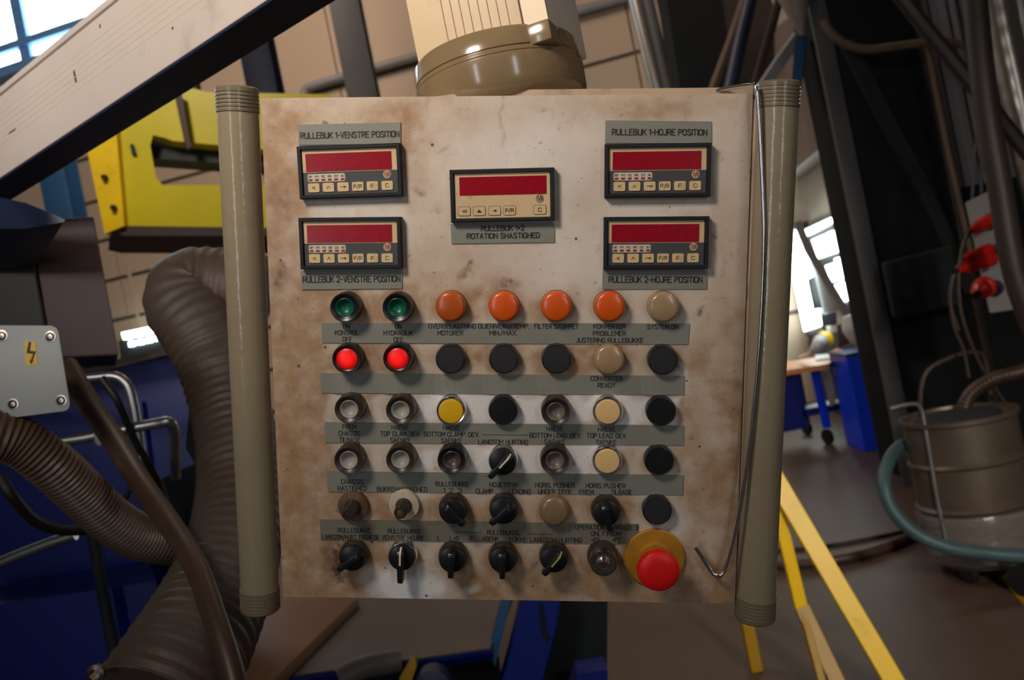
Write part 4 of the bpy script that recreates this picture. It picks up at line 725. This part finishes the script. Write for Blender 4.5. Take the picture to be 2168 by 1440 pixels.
# ------------------------------------------------------------------ below the panel: machine bed
pl = zslab([(620, 1431), (765, 1270), (1082, 1255), (1037, 1372)], .76, .03)
bed = thing('machine_bed', onz(850, 1340, .3), 'grey steel machine bed with blue frame under the control panel', 'machine bed')
part('bed_plate', pl, 'sheet_steel', bed, smooth=False)
part('bed_foot', MB().box(at(760, 1500, 2.7).x, at(1060, 1500, 2.7).x, 2.72, 2.95, 0, .5), 'charcoal', bed)
part('front_rim', MB().prism([onz(610, 1437, .765), onz(1040, 1376, .765), onz(1040, 1383, .755), onz(612, 1444, .755)], (0, .03, -.03)), 'blue_paint', bed, smooth=False, label='blue front edge')
part('side_bar', slab([(1066, 1258), (1085, 1258), (1048, 1412), (1040, 1392), (1036, 1372)], 2.45, .06), 'blue_steel', bed, smooth=False)
part('blue_beam', slab([(1108, 1255), (1190, 1255), (1178, 1330), (1150, 1440), (1140, 1520), (1040, 1520), (1075, 1400)], 2.4, .12), 'blue_paint', bed, smooth=False, bevel=.005)
part('slot', slab([(1140, 1282), (1150, 1280), (1158, 1340), (1166, 1352), (1160, 1362), (1148, 1345)], 2.395, .01), 'charcoal', bed, smooth=False)
part('dark_base', slab([(1170, 1250), (1287, 1250), (1284, 1500), (1120, 1500)], 2.7, .5), 'charcoal', bed, smooth=False)
part('under_frame', slab([(600, 1440), (1042, 1385), (1060, 1520), (600, 1540)], 2.6, .3), 'charcoal', bed, smooth=False)
part('blue_cover', slab([(1222, 1428), (1286, 1418), (1290, 1500), (1200, 1500)], 2.4, .1), 'blue_paint', bed, smooth=False)
part('roller', pipe([(720, 1440, 2.38), (770, 1412, 2.40), (850, 1396, 2.42)], .035, seg=20), 'sheet_steel', bed)
solo('yellow_bracket', slab([(868, 1400), (878, 1388), (882, 1410), (872, 1440), (850, 1470), (845, 1440)], 2.3, .03), 'yellow_worn', 'small yellow bracket at the bottom under the machine bed', 'bracket')
part('hub', MB().lathe([(.05, 0), (.05, .06), (.02, .07), (.0001, .07)], 24, at(920, 1440, 2.38), (0, -1, 0)), 'navy_steel', bed)
solo('wooden_board', MB().prism([onz(758, 1262, .80), onz(556, 1460, .80), onz(440, 1460, .80), onz(596, 1262, .80)], (0, 0, -.038)), 'wood_brown', 'long reddish brown board left of the machine bed', 'board', bevel=.004)
# ------------------------------------------------------------------ right: yellow barrier
yb = thing('barrier_frame', onz(1700, 1440, 0), 'yellow painted barrier frame with slanted legs right of the panel', 'barrier')
def bar(name, a, b, w, t, parent, m): 
    a = Vector(a); b = Vector(b); d = (b-a).normalized(); sd = d.cross(Vector((0,1,0))).normalized()*w/2; f = d.cross(sd).normalized()*t/2
    return part(name, MB().add([a-sd-f, a+sd-f, a+sd+f, a-sd+f, b-sd-f, b+sd-f, b+sd+f, b-sd+f], [(3,2,1,0),(4,5,6,7),(0,1,5,4),(1,2,6,5),(2,3,7,6),(3,0,4,7)]), m, parent, smooth=False, bevel=.004)
apx = at(1636, 1006, 3.45)
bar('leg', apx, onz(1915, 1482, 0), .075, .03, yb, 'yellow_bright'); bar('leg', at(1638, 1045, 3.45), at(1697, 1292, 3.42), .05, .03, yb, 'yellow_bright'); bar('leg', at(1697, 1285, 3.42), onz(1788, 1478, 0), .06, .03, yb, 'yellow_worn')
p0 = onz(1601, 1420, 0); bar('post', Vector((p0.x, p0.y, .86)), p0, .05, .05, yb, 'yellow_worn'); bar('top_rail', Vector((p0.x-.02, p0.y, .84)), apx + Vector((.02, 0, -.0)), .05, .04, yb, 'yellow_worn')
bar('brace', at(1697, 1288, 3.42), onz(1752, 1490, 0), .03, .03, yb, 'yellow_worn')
# floor hoses
solo('floor_hose', MB().tube([onz(x, y, .03) for x, y in [(1500, 1205), (1640, 1197), (1740, 1190), (1840, 1170), (1930, 1135), (1965, 1100), (1975, 1060), (1970, 1000), (1975, 960)]], .028, sub=6), 'hose_brown', 'dark brown hose lying in a curve on the floor beyond the yellow barrier', 'hose')
solo('floor_cable', MB().tube([onz(x, y, .012) for x, y in [(1480, 1168), (1640, 1165), (1760, 1154), (1900, 1128), (2000, 1105), (2060, 1095)]], .011, sub=6), 'black_rubber', 'thin black cable on the floor behind the brown floor hose', 'cable')
# ------------------------------------------------------------------ right: drum vacuum
dc = onz(2092, 1205, 0) ; dr = thing('drum', dc, 'dirty steel drum on casters with hose and plastic wrap', 'drum')
Rd = .262; zt = .80
part('drum_body', MB().lathe([(Rd*.97, .13), (Rd, .16), (Rd, .34), (Rd+.012, .355), (Rd, .37), (Rd, .56), (Rd+.012, .575), (Rd, .59), (Rd, zt-.03), (Rd+.014, zt-.02), (Rd+.014, zt), (Rd-.01, zt), (Rd-.015, zt-.02), (.0001, zt-.02)], 48, Vector((dc.x, dc.y, 0))), 'drum_steel', dr)
part('plastic_wrap', MB().lathe([(Rd*.9, .07), (Rd+.012, .10), (Rd+.016, .20), (Rd+.010, .28), (Rd+.020, .325), (Rd+.016, .335), (Rd+.004, .33)], 48, Vector((dc.x, dc.y, 0))), 'plastic_wrap', dr, label='crumpled clear plastic wrapped around the bottom')
part('lid_dome', MB().lathe([(.20, zt-.02), (.19, zt-.005), (.06, zt), (.0001, zt)], 32, Vector((dc.x, dc.y, 0))), 'charcoal_box', dr)
for a in (40, 130, 220, 310):
    q = dc + Vector((math.cos(math.radians(a))*.21, math.sin(math.radians(a))*.21, .045)); part('caster', MB().lathe([(.02, -.018), (.045, -.014), (.045, .014), (.02, .018)], 20, q, (1, .3, 0)), 'black_rubber', dr)
    part('caster_fork', MB().cyl(q + Vector((0,0,.02)), q + Vector((0,0,.075)), .012, 10), 'steel_dull', dr)
part('hoop_handle', MB().tube([at(1950, 900, 4.5), at(1950, 830, 4.5), at(1962, 790, 4.5), at(1990, 768, 4.5), at(2050, 747, 4.5), at(2085, 760, 4.5), at(2100, 860, 4.5)], .012, sub=6), 'brown_steel', dr)
part('side_pipe', MB().tube([at(1884, 866, 4.15), at(1915, 858, 4.15), at(1940, 856, 4.15), at(1951, 868, 4.15), at(1958, 900, 4.15), at(1985, 1060, 4.15), at(2004, 1150, 4.15)], .011, sub=6), 'pipe_metal', dr, label='thin bent tube handle')
solo('suction_hose', pipe([(2230, 755, 4.3), (2168, 785, 4.3), (2110, 800, 4.35), (2065, 825, 4.4), (2044, 855, 4.42), (2042, 885, 4.42)], .036, rib=.03, pitch=.02, seg=16), 'hose_brown', 'brown suction hose entering the lid of the steel drum', 'hose')
solo('teal_hose', pipe([(1985, 926, 4.78), (1945, 933, 4.65), (1905, 946, 4.4), (1880, 980, 4.15), (1872, 1025, 4.05), (1890, 1080, 4.0), (1940, 1130, 3.95), (2010, 1160, 3.9), (2090, 1172, 3.88), (2170, 1178, 3.85), (2260, 1180, 3.85)], .031, rib=.02, pitch=.012, seg=16), 'hose_teal', 'blue-green hose looping in front of the steel drum', 'hose')
solo('caster_wheel', MB().lathe([(.02, -.03), (.07, -.025), (.075, 0), (.07, .025), (.02, .03)], 24, onz(2166, 1228, .075), (1, .2, 0)), 'black_rubber', 'dark wheel at the right edge beside the teal hose', 'wheel')
# ------------------------------------------------------------------ right: dark column and clutter
kY = 6.2; kc = thing('machine_column', onz(2010, 1005, 0), 'huge charcoal machine column with grey left flange', 'column')
def kx(px, py): return at(px, py, kY).x
xa, xb, xc = kx(1795, 466), kx(1832, 460), kx(2042, 486)
part('front_face', MB().box(xb-.01, xc, kY+.02, kY+.6, 0, 6.2), 'charcoal', kc, bevel=.01); part('left_flange', MB().box(xa, xb, kY-.06, kY-.03, 0, 6.2), 'grey_steel', kc, bevel=.006, label='grey steel left flange'); part('right_flange', MB().box(xc-.06, xc, kY-.03, kY+.7, 0, 6.2), 'brown_steel', kc, bevel=.006)
part('diagonal_brace', MB().tube([at(1790, 90, kY), at(1870, 250, kY), at(1960, 420, kY), at(2050, 620, kY)], .07, seg=4), 'charcoal_box', kc, smooth=False)
part('side_box', slab([(1868, 556), (2018, 518), (2040, 645), (1893, 676)], kY-.35, .36), 'charcoal_box', kc, smooth=False, bevel=.02, label='dark grey box on the column face')
tp = thing('socket_board', at(2110, 658, 4.6), 'light grey socket board with red power plugs', 'socket board')
part('board', slab([(2046, 428), (2108, 398), (2152, 655), (2098, 663)], 4.6, .06), 'grey_light', tp, smooth=False, bevel=.004)
for x, y in ((2094, 470), (2104, 535), (2106, 610)): part('socket', MB().lathe([(.045, 0), (.042, .03), (.03, .035), (.03, .01)], 20, at(x, y, 4.6), (-.6, -.8, -.1)), 'charcoal_box', tp)
def power_plug(a, b, r, lab):
    a = at(*a); b = at(*b); d = (a-b); L_ = d.length; o = thing('power_plug', b, lab, 'plug', 'red power plugs')
    part('plug_body', MB().lathe([(r*.45, 0), (r*.6, L_*.12), (r*.95, L_*.3), (r, L_*.7), (r*1.15, L_*.75), (r*1.15, L_), (r*.8, L_)], 20, b, d), 'plug_red', o); part('cable_gland', MB().cyl(b - d.normalized()*.03, b + d.normalized()*.01, r*.4, 12), 'black_rubber', o)
power_plug((2091, 469, 4.58), (2055, 490, 4.42), .032, 'small red power plug, topmost on the socket board'); power_plug((2094, 528, 4.52), (2040, 548, 4.4), .028, 'red power plug second from top on the socket board')
power_plug((2098, 548, 4.5), (2026, 572, 4.38), .036, 'longest red power plug in the middle of the socket board'); power_plug((2086, 606, 4.52), (2070, 622, 4.46), .05, 'round red plug lowest on the socket board')
for i, q in enumerate(([(2052, 492), (2036, 530), (2030, 600), (2040, 680), (2080, 780), (2140, 870)], [(2024, 574), (2012, 620), (2020, 690), (2040, 740), (2052, 800)], [(2038, 550), (2020, 580), (2012, 640), (2030, 700)], )):
    solo('power_cable', pipe([(x, y, 4.38) for x, y in q], .009), 'hose_brown', ('cable dropping from the topmost red plug', 'cable dropping from the longest red plug', 'cable dropping from the second red plug')[i], 'cable')
solo('brown_pipe', pipe([(2062, -20, 4.0), (2085, 200, 4.0), (2118, 400, 4.0), (2150, 580, 4.0), (2200, 720, 4.0)], .055, seg=16), 'brown_steel', 'thick dark brown pipe crossing in front of the socket board', 'pipe')
solo('brown_strut', pipe([(1890, -30, 4.6), (1960, 60, 4.6), (2060, 180, 4.6), (2180, 330, 4.6)], .042, seg=8, smooth=False), 'brown_steel', 'dark brown diagonal strut in front of the spiral duct', 'strut')
solo('sagging_cable', pipe([(1742, 42, 5.6), (1765, 75, 5.6), (1800, 97, 5.6), (1840, 105, 5.6), (1900, 98, 5.6), (1990, 88, 5.6), (2055, 98, 5.6)], .028, seg=12), 'wood_pole', 'sagging brown cable hose across the top of the charcoal column', 'cable')
solo('spiral_duct', pipe([(2098, -60, 5.4), (2125, 80, 5.4), (2170, 280, 5.4), (2215, 460, 5.4)], .105, seg=28, rib=.01, pitch=.13, smooth=False), 'silver', 'silver spiral ventilation duct at the upper right edge', 'duct')
solo('spiral_duct', pipe([(2168, -60, 5.6), (2190, 60, 5.6), (2250, 340, 5.6)], .09, seg=28, rib=.01, pitch=.13, smooth=False), 'silver', 'second silver duct cut off by the upper right corner', 'duct')
solo('conduit', pipe([(1962, 90, 5.9), (2010, 330, 5.9), (2062, 560, 5.9)], .02, seg=8, smooth=False), 'wood_pole', 'thin brown conduit on the right edge of the charcoal column', 'conduit')
for i, (x0, x1) in enumerate(((2066, 2058), (2072, 2078), (2082, 2098))): solo('hanging_cable', pipe([(x0-50, -30, 4.64), (x0, 240, 4.64), ((x0+x1)/2+2, 330, 4.64), (x1, 430, 4.64)], .008, seg=6), 'black_rubber', ('leftmost', 'middle', 'rightmost')[i] + ' of three thin black cables above the socket board', 'cable', 'cables above the socket board')
# top middle: pipes beside the dark gap
solo('silver_pipe', pipe([(1335, -60, 9.5), (1350, 0, 9.5), (1395, 190, 9.5), (1420, 300, 9.5)], .105, seg=20, smooth=False), 'silver', 'shiny silver vertical pipe right of the round flange', 'pipe')
for i, (x0, x1, m_, w) in enumerate(((1397, 1442, 'wood_pole', .035), (1372, 1420, 'grey_steel', .06))): solo('vertical_pipe', pipe([(x0-14, -60, 9.3), (x1, 200, 9.3)], w, seg=12), m_, ('brown vertical pipe beside the silver pipe', 'grey vertical pipe close beside the silver pipe')[i], 'pipe')
solo('box_column', slab([(1405, -40), (1525, -40), (1565, 260), (1452, 260)], 8.6, .4), 'charcoal', 'black steel box column above the right half of the panel', 'column', smooth=False)
solo('steel_partition', slab([(1520, -40), (1690, -40), (1720, 330), (1570, 330)], 9.3, .2), 'brown_steel', 'dark brown steel wall behind the leaning poles', 'partition', smooth=False)
solo('leaning_pole', pipe([(1575, 0, 7.5), (1545, 90, 7.5), (1500, 210, 7.5)], .035, seg=8, smooth=False), 'wood_pole', 'thin brown leaning pole above the wire hook', 'pole')
solo('leaning_pipe', pipe([(1600, -40, 7.2), (1572, 70, 7.2), (1540, 220, 7.2)], .06, seg=14, smooth=False), 'navy_steel', 'blue-grey leaning pipe above the wire hook', 'pipe')
solo('brown_pole', pipe([(1655, -20, 7.3), (1625, 90, 7.3), (1588, 220, 7.3)], .04, seg=8, smooth=False), 'hose_brown', 'dark brown leaning pole left of the right handle top', 'pole')
solo('grey_strut', pipe([(1696, 70, 6.8), (1655, 125, 6.8), (1605, 200, 6.8)], .06, seg=4, smooth=False), 'grey_light', 'grey slanted strut above the right handle top', 'strut')
solo('grey_bracket', slab([(1683, 80), (1708, 78), (1695, 190), (1675, 190)], 6.45, .1), 'blue_steel', 'blue-grey upright bracket above the right handle tube', 'bracket', smooth=False)
solo('funnel', MB().lathe([(.02, 0), (.03, .03), (.13, .34), (.15, 1.6)], 24, at(1697, 72, 5.9)), 'pink_steel', 'pinkish grey funnel bottom at the top beside the charcoal column', 'funnel')
# ------------------------------------------------------------------ far right: bench by the window
bx = thing('steel_locker', onz(1831, 958, 0), 'bright blue steel locker standing in front of the window', 'locker')
A, B, C_ = onz(1792, 940, 0), onz(1831, 958, 0), onz(1888, 949, 0); D_ = A + C_ - B
part('locker_body', MB().prism([A, B, C_, D_], (0, 0, .86)), 'blue_bright', bx, smooth=False, bevel=.01); part('locker_top', MB().prism([p + Vector((0,0,.862)) for p in (A, B, C_, D_)], (0, 0, .03)), 'blue_paint', bx, smooth=False)
ct = thing('bench_cart', onz(1700, 925, 0), 'blue workbench cart on casters with orange edged top', 'workbench')
bz = .80; part('top', MB().prism([onz(1640, 788, bz), onz(1755, 770, bz), onz(1768, 752, bz), onz(1660, 765, bz)], (0, 0, -.05)), 'bench_orange', ct, smooth=False)
part('cabinet', slab([(1640, 792), (1690, 788), (1712, 905), (1640, 920)], 8.3, .4), 'blue_paint', ct, smooth=False)
part('leg', slab([(1715, 785), (1735, 782), (1760, 905), (1742, 908)], 8.25, .06), 'blue_bright', ct, smooth=False); part('leg', slab([(1755, 775), (1785, 770), (1815, 890), (1795, 905)], 8.4, .06), 'blue_paint', ct, smooth=False)
part('lower_shelf', slab([(1700, 868), (1790, 850), (1793, 864), (1702, 884)], 8.3, .3), 'blue_paint', ct, smooth=False)
for x, y in ((1708, 906), (1752, 925)): part('caster', MB().lathe([(.03, -.02), (.075, -.018), (.075, .018), (.03, .02)], 20, onz(x, y, .075), (1, .3, 0)), 'black_rubber', ct)
solo('cardboard_sheet', slab([(1744, 800), (1760, 796), (1770, 855), (1757, 862)], 8.2, .04), 'dial_cream', 'cream cardboard sheet on the lower part of the blue cart', 'cardboard', smooth=False)
solo('work_lamp', MB().tube([onz(1695, 757, .86), onz(1715, 750, .90), onz(1728, 735, .98), onz(1738, 722, 1.02)], [.02, .03, .05, .07], seg=14), 'paper_white', 'white work lamp lying on the cart top', 'lamp')
solo('safety_helmet', MB().lathe([(.09, 0), (.085, .03), (.04, .07), (.0001, .08)], 18, at(1747, 718, 8.4), (.7, -.4, .5)), 'yellow_bright', 'small yellow helmet on the cart', 'helmet')
solo('paper_sheet', MB().prism([onz(x, y, .815) for x, y in [(1725, 752), (1760, 748), (1766, 757), (1728, 762)]], (0, 0, -.012)), 'paper_white', 'white papers on the cart top', 'paper', smooth=False)
solo('orange_tool', MB().tube([at(1765, 752, 8.35), at(1776, 749, 8.35), at(1788, 747, 8.35)], [.045, .055, .03], seg=12), 'bench_orange', 'orange power tool on the cart top', 'tool')
mo = thing('monitor', at(1745, 660, 8.8), 'dark monitor seen against the bright window', 'monitor'); part('screen_case', slab([(1709, 592), (1724, 584), (1740, 652), (1722, 656)], 8.8, .12), 'frame_dark', mo, bevel=.01); part('stand', slab([(1738, 668), (1770, 660), (1772, 688), (1740, 692)], 8.8, .15), 'frame_dark', mo)
solo('diagonal_bar', pipe([(1688, 470, 7.9), (1712, 530, 7.9), (1760, 610, 7.9), (1802, 680, 7.9)], .042, seg=4, smooth=False), 'grey_light', 'grey diagonal steel bar crossing the window', 'bar')
solo('white_cloth', MB().tube([at(1797, 668, 7.35), at(1806, 690, 7.35), at(1822, 712, 7.35), at(1838, 740, 7.35), at(1850, 775, 7.35)], [.06, .10, .10, .06, .02], seg=12, sub=4), 'paper_white', 'white cloth hanging from the end of the diagonal bar', 'cloth')
solo('brown_board', slab([(1772, 690), (1808, 672), (1812, 720), (1776, 738)], 8.5, .05), 'brown_board', 'brown board leaning behind the blue locker', 'board', smooth=False)
